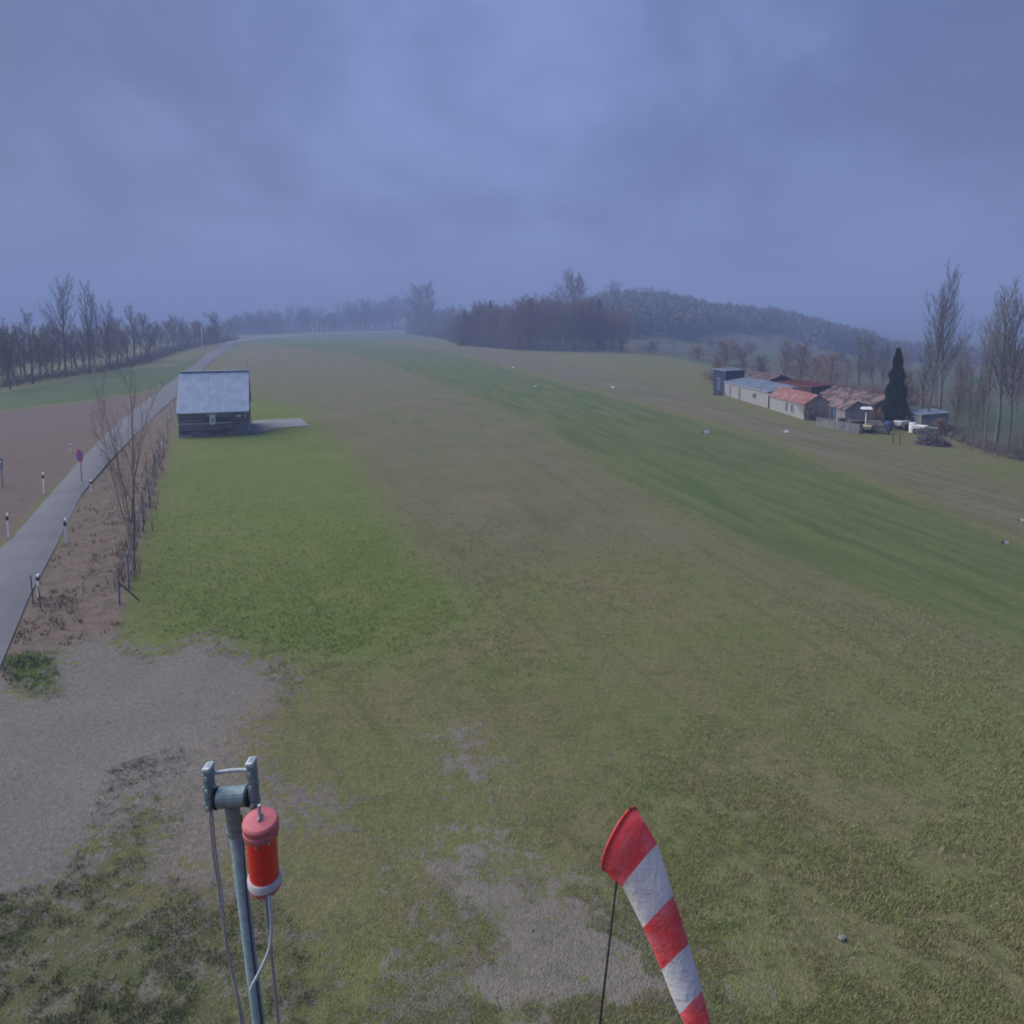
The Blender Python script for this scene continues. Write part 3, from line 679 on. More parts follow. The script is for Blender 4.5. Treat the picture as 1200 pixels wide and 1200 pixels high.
# ------------------------------------------------------------------ sheds on the right
def shed(name, A, B, dep, h0, h1, label, wall_m, roof_m, roof='mono', cat='shed', over=.15, doors=(), ribs=0, ridge=.8, ends=()):
    A = P(*A); B = P(*B); u = (B-A); L = u.length; u.z = 0; u.normalize(); ang = math.atan2(u.y, u.x)
    # local x along the front from A to B, local y into the shed (away from the runway)
    if Vector((-u.y, u.x, 0)).x < 0: pass
    zb = min(A.z, B.z)-.1
    r = empty(name, (A.x, A.y, zb), ang, label, cat)
    mb = MB(); zf = h0+.1; zk = h1+.1
    if roof == 'mono':
        mb.add([(0, 0, 0), (L, 0, 0), (L, dep, 0), (0, dep, 0), (0, 0, zf), (L, 0, zf), (L, dep, zk), (0, dep, zk)], [(0, 3, 2, 1), (4, 5, 6, 7), (0, 1, 5, 4), (1, 2, 6, 5), (2, 3, 7, 6), (3, 0, 4, 7)])
    else:
        zr = zf+ridge
        mb.add([(0, 0, 0), (L, 0, 0), (L, dep, 0), (0, dep, 0), (0, 0, zf), (L, 0, zf), (L, dep, zf), (0, dep, zf), (0, dep/2, zr), (L, dep/2, zr)],
               [(0, 3, 2, 1), (0, 1, 5, 4), (2, 3, 7, 6), (1, 2, 6, 9, 5), (3, 0, 4, 8, 7), (4, 5, 9, 8), (6, 7, 8, 9)])
    n = max(2, int(L/.45))
    for i in range(n+1): mb.box((L*i/n, -.02, zf/2), (.05, .04, zf-.02))
    mb.build('wall', wall_m, r)
    ro = MB()
    def slope(x0, x1, y0, z0, y1, z1):
        t = .08
        ro.add([(x0, y0, z0), (x1, y0, z0), (x1, y1, z1), (x0, y1, z1), (x0, y0, z0+t), (x1, y0, z0+t), (x1, y1, z1+t), (x0, y1, z1+t)], [(0, 3, 2, 1), (4, 5, 6, 7), (0, 1, 5, 4), (1, 2, 6, 5), (2, 3, 7, 6), (3, 0, 4, 7)])
        k = int((x1-x0)/.3)
        for i in range(k+1):
            x = x0+(x1-x0)*i/k; ro.add([(x-.03, y0, z0+t), (x+.03, y0, z0+t), (x+.03, y1, z1+t), (x-.03, y1, z1+t), (x, y0, z0+t+.04), (x, y1, z1+t+.04)], [(0, 1, 4), (1, 2, 5, 4), (2, 3, 5), (3, 0, 4, 5)])
    if roof == 'mono':
        s = (zk-zf)/dep; slope(-over, L+over, -over, zf+.004-over*s, dep+over, zk+.004+over*s)
    else:
        s = ridge/(dep/2); slope(-over, L+over, -over, zf+.004-over*s, dep/2, zf+ridge+.004); slope(-over, L+over, dep+over, zf+.004-over*s, dep/2, zf+ridge+.004)
    ro.build('roof', roof_m, r)
    for (nm, x, z, w, hh, m) in doors:
        d = MB(); d.box((x*L, -.055, z+.1+hh/2), (w, .05, hh)); o = d.build(nm, m, r)
        fr = MB()
        for s_ in (-1, 1): fr.box((x*L+s_*(w/2+.03), -.065, z+.1+hh/2), (.06, .08, hh+.06))
        fr.box((x*L, -.065, z+.13+hh), (w, .08, .06)); fr.build('frame', M_galv_lt, o)
    return r
M_shw = mat('whitewashed_boards', (.34,.33,.33), (.25,.245,.25), 2, .8, stretch=(3, 1, .4))
M_shblue = mat('dark_blue_cladding', (.030,.042,.095), (.022,.030,.070), 2, .6)
M_shgrey = mat('grey_boards', (.26,.25,.26), (.16,.155,.16), 2, .85, stretch=(3, 1, .4))
M_shbrown = mat('brown_boards', (.10,.070,.062), (.060,.045,.042), 3, .9)
M_roofgrey = mat('blue_grey_sheet_roof', (.16,.20,.26), (.27,.31,.36), 1.0, .6, spec=.3)
M_roofred = mat('red_tile_roof', (.24,.095,.09), (.26,.19,.18), 1.3, .85, lo=.46, hi=.60)
M_roofbrown = mat('brown_roof', (.070,.056,.060), (.21,.145,.125), 1.1, .85, lo=.44, hi=.56)
M_roofdkred = mat('dark_red_roof', (.20,.055,.05), (.14,.05,.05), 2, .8)
M_door = mat('door_grey', (.11,.11,.13), (.08,.08,.09), 2, .7)
M_bluedoor = mat('blue_door', (.04,.07,.14), (.03,.05,.10), 2, .6)
M_glass = mat('window_dark', (.03,.035,.045), (.05,.055,.065), 2, .15, spec=.6)
shed('shed', (836, 458), (850, 461.5), 2.6, 3.0, 3.1, 'tall dark blue clad shed at the far end of the shed row', M_shblue, M_roofgrey, doors=[('door', .5, 0, .7, 1.9, M_bluedoor)])
shed('shed', (852, 455), (898, 464), 4.0, 1.9, 1.9, 'brown roofed shed standing behind the long white shed', M_shblue, M_roofbrown, 'gable', ridge=.75)
shed('shed', (849, 463), (900, 478), 3.2, 1.75, 2.25, 'long low white shed with a pale blue grey sheet roof', M_shw, M_roofgrey, doors=[('door', .12, 0, .9, 1.45, M_shgrey), ('door', .38, 0, .25, 1.4, M_door), ('window', .72, .75, .6, .5, M_glass)])
shed('shed', (902, 479), (942, 492), 2.6, 1.55, 1.55, 'whitewashed shed with a faded red tiled roof', M_shw, M_roofred, 'gable', ridge=.85, doors=[('window', .52, .45, .28, .75, M_glass), ('window', .68, .45, .28, .75, M_glass)])
shed('shed', (912, 466), (950, 474), 2.6, 2.0, 2.2, 'low dark red roofed lean-to behind the red tiled shed', M_shbrown, M_roofdkred)
shed('shed', (955, 488), (990, 499), 2.2, 1.55, 1.55, 'grey gabled shed with a blue door and pale roof edge', M_shgrey, M_roofbrown, 'gable', ridge=.7, doors=[('door', .62, 0, .8, 1.6, M_bluedoor), ('window', .3, .8, .4, .45, M_glass)])
shed('shed', (962, 478), (1024, 494), 3.2, 1.7, 1.7, 'long brown open shed with a dark red ridge behind the grey shed', M_shbrown, M_roofbrown, 'gable', ridge=.75, doors=[('door', .35, 0, .9, 1.7, M_door), ('door', .75, 0, .9, 1.7, M_roofdkred)])
shed('shed', (1062, 501), (1079, 506), 2.4, 1.5, 1.7, 'small dark shed with a pale sloping roof right of the columnar conifer', M_shgrey, M_roofgrey, doors=[('door', .5, 0, .6, 1.2, M_bluedoor)])

def fence_panel(a, b, label, h=.9, n=12, m=None, cat='fence', name='fence', group=None):
    A, B = P(*a), P(*b); r = empty(name, A, math.atan2(B.y-A.y, B.x-A.x), label, cat, group); L = (B-A).length; dz = B.z-A.z
    pk = MB()
    for i in range(n*2+1): x = L*i/(n*2); pk.box((x, 0, h/2+dz*i/(n*2)), (.07, .025, h))
    pk.build('pickets', m or M_shgrey, r)
    for z in (.25, .7):
        q = MB(); q.tube([(0, .03, z*h), (L, .03, z*h+dz)], .03, 5); q.build('rail', m or M_shgrey, r)
fence_panel((957, 500), (1006, 509), 'pale picket fence in front of the grey gabled shed', .9, 16)

# lantern post / nesting box pole, carts, brush pile -------------------------------
def post_lantern():
    p = P(1014, 505); h = top_h(p, 478); r = empty('lantern_post', p, 0, 'white post with a small roofed box on top in front of the brown shed', 'post')
    a = MB(); a.tube([(0, 0, -.1), (0, 0, h*.86)], .05, 8); a.build('post', M_white, r)
    a = MB(); a.box((0, 0, h*.9), (.36, .36, h*.1)); a.build('box', M_shbrown, r)
    a = MB(); z = h*.95; a.add([(-.42, -.34, z), (.42, -.34, z), (.42, .34, z), (-.42, .34, z), (-.42, 0, z+.22), (.42, 0, z+.22)], [(0, 3, 2, 1), (0, 1, 5, 4), (2, 3, 4, 5), (1, 2, 5), (3, 0, 4)]); a.build('roof', M_white, r)
post_lantern()
def cart(px, py, label, s=1, c=None, rz=.5):
    p = P(px, py); r = empty('garden_cart', p, rz, label, 'cart'); r.scale = (s, s, s)
    a = MB(); a.add([(-.55, -.3, .35), (.55, -.3, .35), (.55, .3, .35), (-.55, .3, .35), (-.7, -.42, .8), (.7, -.42, .8), (.7, .42, .8), (-.7, .42, .8)], [(0, 3, 2, 1), (4, 5, 6, 7), (0, 1, 5, 4), (1, 2, 6, 5), (2, 3, 7, 6), (3, 0, 4, 7)]); a.build('tub', c or M_white, r, bevel=.04)
    for sx in (-1, 1):
        a = MB(); a.tube([(.15, sx*.36, .26), (.15, sx*.44, .26)], .26, 14); o = a.build('wheel', M_dark, r)
    a = MB()
    for sx in (-.25, .25): a.tube([(-.5, sx, .45), (-1.15, sx*.8, .75)], .025, 6)
    a.build('handle', M_galv, r)
cart(1057, 503, 'white tub cart at the foot of the columnar conifer', 1.0, rz=.4)
cart(1077, 508, 'white tub cart in front of the small dark shed', .95, rz=2.2)
cart(1016, 507, 'pale yellowish cart at the foot of the white post', .8, mat('pale_yellow', (.42,.38,.20), (.3,.28,.16)), rz=1.2)
def pile(px, py, wpx, hm, label, seed, n=420, m=None):
    p = P(px, py); w = wpx/F*p.y; rn = random.Random(seed); r = MB()
    for k in range(n):
        ph = rn.uniform(0, 6.28); q = math.sqrt(rn.random()); x, y = math.cos(ph)*q*w/2, math.sin(ph)*q*w/2*.8; z = rn.random()*hm*(1-q*q)
        d = Vector((rn.gauss(0, 1), rn.gauss(0, 1), rn.gauss(0, .55))).normalized()*rn.uniform(.2, .5)
        c = Vector((x, y, max(z, .05))); r.tube([c-d, c+d*.3, c+d+Vector((0, 0, -.04))], [.028, .02, .006], 4, cap=False)
    o = r.build('brush_pile', m or M_twig); o.location = p; tag(o, label, 'brush pile'); return o
pile(1092, 521, 36, .95, 'wide heap of cut branches near the right poplars', 5, 620, mat('cut_branches', (.17,.14,.14), (.09,.075,.08), 3, .9))
pile(1101, 509, 15, 1.6, 'steep dark heap of roots directly behind the wide branch heap', 6, 320, M_twig_red)
def stump(px, py, s, label):
    p = P(px, py); a = MB(); a.tube([(0, 0, -.05), (0, 0, .2*s), (0.02, 0, .5*s)], [.3*s, .24*s, .2*s], 9); a.tube([(0, 0, .1), (.4*s, .1, -.03)], [.1*s, .03], 6); a.tube([(0, 0, .1), (-.3*s, .3*s, -.03)], [.1*s, .03], 6)
    o = a.build('tree_stump', M_bark); o.location = p; tag(o, label, 'stump')
stump(1114, 513, .8, 'dark tree stump right of the branch heap')
for i, (x, b, t) in enumerate([(1046, 519, 508), (1054, 521, 509)]):
    p = P(x, b); h = top_h(p, t); a = MB(); a.tube([(0, 0, -.1), (.03, 0, h)], [.05, .04], 6); a.tube([(0, 0, h-.02), (.03, 0, h+.03)], [.055, .02], 6)
    o = a.build('fence_post', M_shbrown); o.location = p; tag(o, ['left', 'right'][i]+' one of two short dark posts in the grass before the columnar conifer', 'post', 'short posts before the conifer')

def stake(px, pb, pt, label, grp=None, m=None, rad=.02, lean=0):
    p = P(px, pb); h = top_h(p, pt); a = MB(); a.tube([(0, 0, -.1), (lean*.5, 0, h*.5), (lean, 0, h)], [rad, rad*.95, rad*.85], 6)
    o = a.build('stake', m or M_shbrown); o.location = p; tag(o, label, 'stake', grp); return o
def barrel(px, py, h, rad, m, label):
    p = P(px, py); a = MB(); a.tube([(0, 0, 0), (0, 0, .04), (0, 0, h*.33), (0, 0, h*.36), (0, 0, h*.66), (0, 0, h*.7), (0, 0, h-.03), (0, 0, h)], [rad*.97, rad, rad, rad*1.05, rad*1.05, rad, rad, rad*.95], 16)
    o = a.build('barrel', m, None); o.location = p; tag(o, label, 'barrel')
barrel(986, 503, 1.0, .3, M_dark, 'dark upright barrel in front of the middle of the picket fence')
barrel(1041, 504, .8, .32, mat('blue_plastic', (.06,.09,.22), (.05,.07,.16)), 'blue barrel at the left foot of the columnar conifer')
barrel(1069, 507, .9, .28, M_white, 'white barrel between the two white tub carts')
def wood_stack(px, py, n, rows, label, seed):
    rn = random.Random(seed); p = P(px, py); r = empty('log_stack', p, rn.uniform(-.8, -.3), label, 'log stack')
    for j in range(rows):
        a = MB()
        for i in range(n-j):
            x = (i-(n-j)/2)*.24; rr = rn.uniform(.09, .125); a.tube([(x, -.5+rn.uniform(-.06, .06), .12+j*.21), (x, .5, .12+j*.21)], rr, 8)
        a.build('log_layer', M_bark_pale if j % 2 else M_bark, r)
def crate_pile(px, py, label, seed, mats):
    rn = random.Random(seed); p = P(px, py); r = empty('lumber_pile', p, rn.uniform(-.6, .2), label, 'lumber pile')
    z = 0
    for k in range(6):
        a = MB()
        for j in range(4): a.box((rn.uniform(-.2, .2), (j-1.5)*.26, z+.05), (rn.uniform(1.2, 2.0), .2, .07), rz=rn.uniform(-.12, .12))
        a.build('board_layer', mats[k % len(mats)], r); z += .11
crate_pile(1000, 500, 'untidy reddish lumber pile beside the brown shed', 2, [M_roofdkred, M_shgrey, M_bark_pale])
crate_pile(1022, 501, 'untidy dark lumber pile between the brown shed and the columnar conifer', 3, [M_shbrown, M_shblue, M_bark_pale])
crate_pile(1086, 509, 'pale lumber pile between the small dark shed and the branch heap', 4, [M_bark_pale, M_shgrey])
crate_pile(946, 486, 'grey lumber pile at the end wall of the red tiled shed', 6, [M_shgrey, M_shbrown, M_white])
stake(1036, 503, 484, 'upright dark pole left of the columnar conifer', None, M_dark, .05)
stake(978, 499, 478, 'thin dark pole rising before the blue door of the grey gabled shed', None, M_dark, .04)
wood_stack(1028, 507, 9, 4, 'stack of short logs left of the columnar conifer', 3)
wood_stack(1004, 506, 6, 3, 'low stack of logs just left of the white post', 4)
wood_stack(842, 463, 5, 3, 'small pale log stack at the foot of the dark blue shed', 5)
# ------------------------------------------------------------------ white runway markers
def marker_proto():
    r = empty('runway_marker', (0, 0, 0), 0)
    a = MB()
    for s in (-1, 1):
        a.add([(-.42, s*.30, .06), (.42, s*.30, .06), (.42, s*.02, .46), (-.42, s*.02, .46), (-.42, s*.32, .06), (.42, s*.32, .06), (.42, s*.04, .48), (-.42, s*.04, .48)], [(0, 1, 2, 3), (4, 7, 6, 5), (0, 4, 5, 1), (1, 5, 6, 2), (2, 6, 7, 3), (3, 7, 4, 0)])
    a.build('board', mat('marker_white', (.52,.52,.50), (.42,.42,.40), 6), r)
    a = MB()
    for sx in (-.44, .44):
        a.tube([(sx, -.34, 0), (sx, 0, .52)], .018, 6); a.tube([(sx, .34, 0), (sx, 0, .52)], .018, 6)
    a.tube([(-.44, 0, .5), (.44, 0, .5)], .02, 6); a.build('stand', M_dark, r)
    return r
mk = marker_proto()
MK = [(627, 454, 'centre one of the white runway markers, on the green strip edge'), (718, 455, 'white runway marker on the brown track left of the sheds'), (827, 508, 'bright white runway marker below the long white shed'),
      (921, 507, 'white runway marker on the grass below the red roofed shed'), (1178, 637, 'largest white runway marker, nearest the right picture edge'), (1197, 611, 'white runway marker cut by the right picture edge'),
      (601, 431, 'white runway marker just below the centre copse'), (523, 430, 'small white runway marker left of the centre copse front'), (425, 407, 'farthest left faint runway marker on the green strip'), (462, 417, 'faint runway marker right of the farthest left one')]
for i, (x, y, lb) in enumerate(MK):
    o = mk if i == 0 else copy_tree(mk); o.location = P(x, y); o.rotation_euler = (0, 0, (.2, -.3, .25, -.2, .3, .1, -.25, .15, 0, .3)[i]); s = [.65, .65, .65, .5, .3, .3, .6, .55, .55, .55][i]; o.scale = (s, s, s)
    tag(o, lb, 'runway marker', 'white runway edge markers')
o = MB(); o.tube([(0, 0, -.05), (0, 0, .9)], .07, 8); o.tube([(0, 0, .9), (0, 0, .98)], [.07, .02], 8)
o = o.build('marker_post', mat('orange_paint', (.55,.22,.10), (.45,.18,.09), 4)); o.location = P(290, 429); tag(o, 'small orange post just above the hut roof corner', 'marker post')
# small trees/posts near road end
def white_pole(px, pb, pt, rad, label):
    p = P(px, pb); h = top_h(p, pt); r = empty('white_post', p, 0, label, 'post', None)
    a = MB(); a.tube([(0, 0, -.1), (0, 0, h)], rad, 8); a.build('post', M_white, r); a = MB(); a.tube([(0, 0, h), (0, 0, h+.15)], [rad*1.3, rad*.4], 8); a.build('cap', M_dark, r)
white_pole(237, 408, 384, .16, 'tall white post in front of dark trees near the road end')
white_pole(226, 405, 395, .2, 'short white post left of the tall white post')
white_pole(255, 409, 402, .14, 'small white post beside the road end right of the tall one')
white_pole(188, 454, 449, .09, 'little white roadside post far up the road behind the young tree')

# ------------------------------------------------------------------ road delineators, sign, posts, fence
def delineator(px, pb, pt, label):
    p = P(px, pb); h = top_h(p, pt); r = empty('road_delineator', p, random.uniform(-.3, .3), label, 'delineator post', 'roadside delineator posts')
    a = MB(); w = .055
    a.add([(-w, -.03, -.1), (w, -.03, -.1), (0, .05, -.1), (-w, -.03, h-.06), (w, -.03, h-.06), (0, .05, h)], [(0, 2, 1), (3, 4, 5), (0, 1, 4, 3), (1, 2, 5, 4), (2, 0, 3, 5)]); a.build('post', M_white, r)
    a = MB(); a.add([(-w-.006, -.036, h*.70), (w+.006, -.036, h*.70), (0, .058, h*.70), (-w-.006, -.036, h*.86), (w+.006, -.036, h*.86), (0, .058, h*.86)], [(0, 2, 1), (3, 4, 5), (0, 1, 4, 3), (1, 2, 5, 4), (2, 0, 3, 5)]); a.build('band', M_dark, r)
for a in [(10.5, 630, 601, 'white delineator post at the left picture edge by the road'), (52, 578, 553, 'white delineator post left of the round sign across the road'), (78, 637, 607, 'white delineator post on the verge right of the road'),
          (46, 700, 672, 'nearest white delineator post beside the dark stake'), (107, 578, 562, 'white delineator post right of the round sign at the verge'), (83, 531, 520, 'small delineator post just behind the round sign')]:
    delineator(*a)
stake(39, 706, 674, 'dark thin stake left of the nearest delineator post', lean=-.03)
stake(48, 712, 686, 'short leaning dark stake in the verge behind the nearest delineator', lean=-.06)
def sign(px, pb, pt, wpx, hpx, yaw, label, kind):
    p = P(px, pb); dist = p.y*CT+(CAMZ)*ST; h = top_h(p, pt); r = empty('traffic_sign', p, yaw, label, 'traffic sign')
    a = MB(); a.tube([(0, 0, -.1), (0, 0, h)], .03, 8); a.build('pole', M_galv, r)
    R_ = hpx/2/F*dist; zc = h-R_
    a = MB()
    if kind == 'round':
        def disc(r0, y0, y1, seg=28, mb=a): mb.tube([(0, y0, zc), (0, y1, zc)], r0, seg)
        disc(R_, -.05, -.03); plate = a.build('plate', mat('sign_red', (.42,.05,.09), (.36,.05,.08), 3, .4), r)
        b = MB(); b.tube([(0, -.054, zc), (0, -.0505, zc)], R_*.76, 28); b.build('sign_face', mat('sign_blue', (.04,.06,.32), (.035,.05,.26), 3, .4), plate)
        b = MB(); q = Matrix.Rotation(R(45), 3, 'Y'); b.box((0, -.0565, zc), (R_*1.45, .004, R_*.17), M=q); b.build('slash', plate.data.materials[0], plate)
    else:
        a.box((0, -.04, h-.28), (.42, .02, .56)); plate = a.build('plate', mat('sign_dark_blue', (.04,.07,.17), (.03,.05,.12), 3, .4), r, bevel=.008)
        b = MB(); b.box((0, -.053, h-.2), (.2, .006, .12)); b.box((0, -.053, h-.42), (.26, .006, .03)); b.build('symbol', M_white, plate)
    return r
sign(96, 565, 526, 7, 16, R(-33), 'round no stopping sign, blue with a red rim, on a pole by the road', 'round')
sign(3, 571, 537, 6, 14, R(-20), 'small dark blue rectangular sign at the left picture edge', 'rect')
def wire_fence():
    pts = [(140, 708, 652), (151, 690, 645), (157, 655, 612), (168, 622, 584), (175, 595, 560), (181, 570, 540), (187, 548, 520), (192, 528, 503), (197, 510, 488), (201, 494, 474), (204, 482, 464)]
    base = P(140, 708); r = empty('wire_fence', base, 0, 'wire fence on weathered posts between verge and lawn', 'fence')
    tops = []
    for i, (x, b, t) in enumerate(pts):
        p = P(x, b)-base; h = min(1.35, top_h(P(x, b), t)); a = MB(); a.tube([(0, 0, -.1), (.01, 0, h)], [.04, .035], 7)
        o = a.build('fence_post', M_shgrey, r); o.location = p; tops.append((p, h))
        if i == 0: a2 = MB(); a2.tube([(0, 0, h*.6), (.55, .3, 0)], .025, 6); o2 = a2.build('brace', M_shbrown, r); o2.location = p
    for f in (.95, .62, .3):
        a = MB(); a.tube([p+Vector((0, 0, h*f)) for p, h in tops], .006, 4); a.build('wire', M_galv, r)
wire_fence()
# dry tall weeds along the fence and the verge
def blades(name, label, pts, hmin, hmax, wid, m, per=5, seed=1, lean=.35, kind='stuff', cat='grass'):
    rn = np.random.default_rng(seed); n = len(pts); k = per
    X = np.repeat(pts[:, 0], k)+rn.normal(0, .03, n*k); Y = np.repeat(pts[:, 1], k)+rn.normal(0, .03, n*k); Z = H(X, Y)-.03
    h = rn.uniform(hmin, hmax, n*k)*np.repeat(rn.uniform(.6, 1.2, n), k); ph = rn.uniform(0, 6.283, n*k); w = wid*rn.uniform(.6, 1.3, n*k)
    tx = rn.normal(0, lean, n*k)*h; ty = rn.normal(0, lean, n*k)*h
    a = np.stack([X-w*np.cos(ph), Y-w*np.sin(ph), Z], 1); b = np.stack([X+w*np.cos(ph), Y+w*np.sin(ph), Z], 1); c = np.stack([X+tx, Y+ty, Z+h+.03], 1)
    v = np.stack([a, b, c], 1).reshape(-1, 3); mm = len(v)//3
    me = bpy.data.meshes.new(name); me.vertices.add(len(v)); me.vertices.foreach_set('co', v.astype(np.float32).ravel())
    me.loops.add(len(v)); me.loops.foreach_set('vertex_index', np.arange(len(v), dtype=np.int32)); me.polygons.add(mm); me.polygons.foreach_set('loop_start', (np.arange(mm)*3).astype(np.int32)); me.update(calc_edges=True)
    me.materials.append(m); o = bpy.data.objects.new(name, me); COL.objects.link(o); tag(o, label, cat, kind=kind); return o
def vnoise(x, y, s, seed):
    rn = np.random.default_rng(seed); tbl = rn.random((256, 256)); x = x*s+1000; y = y*s+1000
    xi = np.floor(x).astype(int); yi = np.floor(y).astype(int); fx = x-xi; fy = y-yi; fx = fx*fx*(3-2*fx); fy = fy*fy*(3-2*fy)
    g = lambda a, b: tbl[a % 256, b % 256]
    return (g(xi, yi)*(1-fx)+g(xi+1, yi)*fx)*(1-fy)+(g(xi, yi+1)*(1-fx)+g(xi+1, yi+1)*fx)*fy
def scatter(n, pymin=620, pymax=1290, seed=2):
    rn = np.random.default_rng(seed); px = rn.uniform(-60, 1260, n); py = rn.uniform(pymin, pymax, n)
    X = (px-600)/F; Y = (PROW-py)/F; t = CAMZ/(ST-Y*CT); return X*t, (CT+Y*ST)*t
def masks(x, y): return {k: sdist(GREG[k], x, y) for k in ('lawn', 'gravel', 'bare', 'bare2', 'weeds', 'verge', 'runway', 'verge_green')}
x, y = scatter(230000, 520); mk_ = masks(x, y)
road_px = poly([(-420,900),(-20,662),(50,590),(128,505),(190,455),(190,480),(128,541),(96,579),(35,698),(0,783),(-60,900)]); rd = sdist(road_px, x, y)
nz1 = vnoise(x, y, 1.3, 1)*.6+vnoise(x, y, 4, 2)*.4
keep = np.random.default_rng(44).random(len(x)) < np.clip((60-np.hypot(x, y))/45, 0, 1)
okb = (mk_['gravel'] < -.6+nz1*1.5) & (mk_['bare'] < -.5+nz1*1.1) & (mk_['bare2'] < 0) & (rd < -.1)
okb &= keep
g_near = okb & (mk_['weeds'] < .1) & (mk_['verge'] < 0) & (mk_['lawn'] < 0) & (mk_['runway'] < 0) & (nz1 > .44)
M_g1 = mat('grass_olive', (.225,.252,.092), (.262,.245,.115), .9, .9, obj=False, lo=.4, hi=.6)
M_g2 = mat('grass_lawn', (.205,.262,.080), (.230,.258,.095), .9, .9, obj=False)
M_g3 = mat('weed_leaves', (.110,.130,.050), (.190,.170,.095), 2, .9, obj=False, lo=.4, hi=.6)
M_g4 = mat('dead_stalks', (.18,.13,.095), (.095,.068,.055), 1.5, .9, obj=False, lo=.4, hi=.6)
blades('grass', 'patchy olive winter grass over the near airfield', np.stack([x, y], 1)[g_near], .02, .048, .006, M_g1, 5, 3, .9)
s_l = okb & (mk_['lawn'] > -1.2+3*nz1) & (nz1 > .3)
blades('grass', 'bright green mown lawn in front of the hut', np.stack([x, y], 1)[s_l], .03, .06, .007, M_g2, 4, 4, .5)
xt, yt = scatter(16000, 640, 1290, 21); mt_ = masks(xt, yt); nt_ = vnoise(xt, yt, 2.2, 31)*.5+vnoise(xt, yt, 7, 32)*.5
st_ = (mt_['gravel'] < .1) & (mt_['lawn'] < 0) & (mt_['runway'] < 0) & (mt_['verge'] < 0) & (mt_['bare'] < .2) & (nt_ > .62)
blades('grass', 'coarser grass tufts standing out of the near turf', np.stack([xt, yt], 1)[st_], .03, .07, .007, M_g1, 7, 22, .8)
def pebbles():
    X, Y = scatter(40000, 760, 1290, 23); mm = masks(X, Y); ok = ((mm['gravel'] > -.3) | (mm['bare'] > -.3)) & (np.random.default_rng(2).random(len(X)) < .16); X, Y = X[ok], Y[ok]; n = len(X)
    rn = np.random.default_rng(24); sz = rn.uniform(.006, .016, n)*(1+2*(rn.random(n) > .97)); base = np.array([[1, 0, 0], [-.5, .87, 0], [-.5, -.87, 0], [0, 0, .8]])
    v = base[None]*sz[:, None, None]*rn.uniform(.6, 1.4, (n, 4, 3)); v[:, :, 0] += X[:, None]; v[:, :, 1] += Y[:, None]; v[:, :, 2] += H(X, Y)[:, None]-.012
    me = bpy.data.meshes.new('pebbles'); me.from_pydata(v.reshape(-1, 3).tolist(), [], [t for i in range(n) for t in ((4*i, 4*i+1, 4*i+3), (4*i+1, 4*i+2, 4*i+3), (4*i+2, 4*i, 4*i+3))])
    me.materials.append(mat('pebble_grey', (.22,.21,.195), (.14,.13,.12), 6, .9, obj=False, lo=.4, hi=.6)); o = bpy.data.objects.new('pebbles', me); COL.objects.link(o); tag(o, 'loose pebbles scattered on the gravel and bare earth', 'pebbles', kind='stuff')
pebbles()
x2, y2 = scatter(110000, 720, 1290, 9); m2 = masks(x2, y2); nz = vnoise(x2, y2, 1.6, 5)*.3+vnoise(x2, y2, 4.5, 6)*.35+vnoise(x2, y2, 11, 16)*.35
s_w = (m2['weeds'] > -.3) & (nz > .5)
blades('weeds', 'dark ragged weeds beside the gravel in the lower left', np.stack([x2, y2], 1)[s_w], .03, .085, .011, M_g3, 5, 5, .8, cat='weeds')
x3, y3 = scatter(26000, 500, 840, 11); m3 = masks(x3, y3); r3 = sdist(road_px, x3, y3); nz = vnoise(x3, y3, 1.1, 7)*.6+vnoise(x3, y3, 4, 8)*.4
s_v = (m3['verge'] > .1) & (nz > .5) & (r3 < -.1)
blades('dead_stalks', 'dry brown stalks on the verge between road and fence', np.stack([x3, y3], 1)[s_v], .06, .22, .012, M_g4, 4, 6, .5, cat='dry stalks')
# taller weeds growing in the fence line
fp = [P(152, 690), P(157, 655), P(168, 622), P(175, 595), P(181, 570), P(187, 548), P(192, 528), P(201, 494)]
q = []
for i in range(len(fp)-1):
    for k in range(26):
        v = fp[i].lerp(fp[i+1], rnd.random()); q.append((v.x+rnd.gauss(-.25, .25), v.y+rnd.gauss(0, .2)))
blades('dead_stalks', 'tall dry brown stalks along the wire fence', np.array(q), .4, 1.3, .012, M_g4, 4, 8, .14, cat='dry stalks')
x4, y4 = scatter(5000, 740, 830, 14); m4 = masks(x4, y4)
blades('grass', 'small bright green tuft patch between road and gravel', np.stack([x4, y4], 1)[m4['verge_green'] > -.1], .05, .14, .01, M_g2, 5, 9, .5)

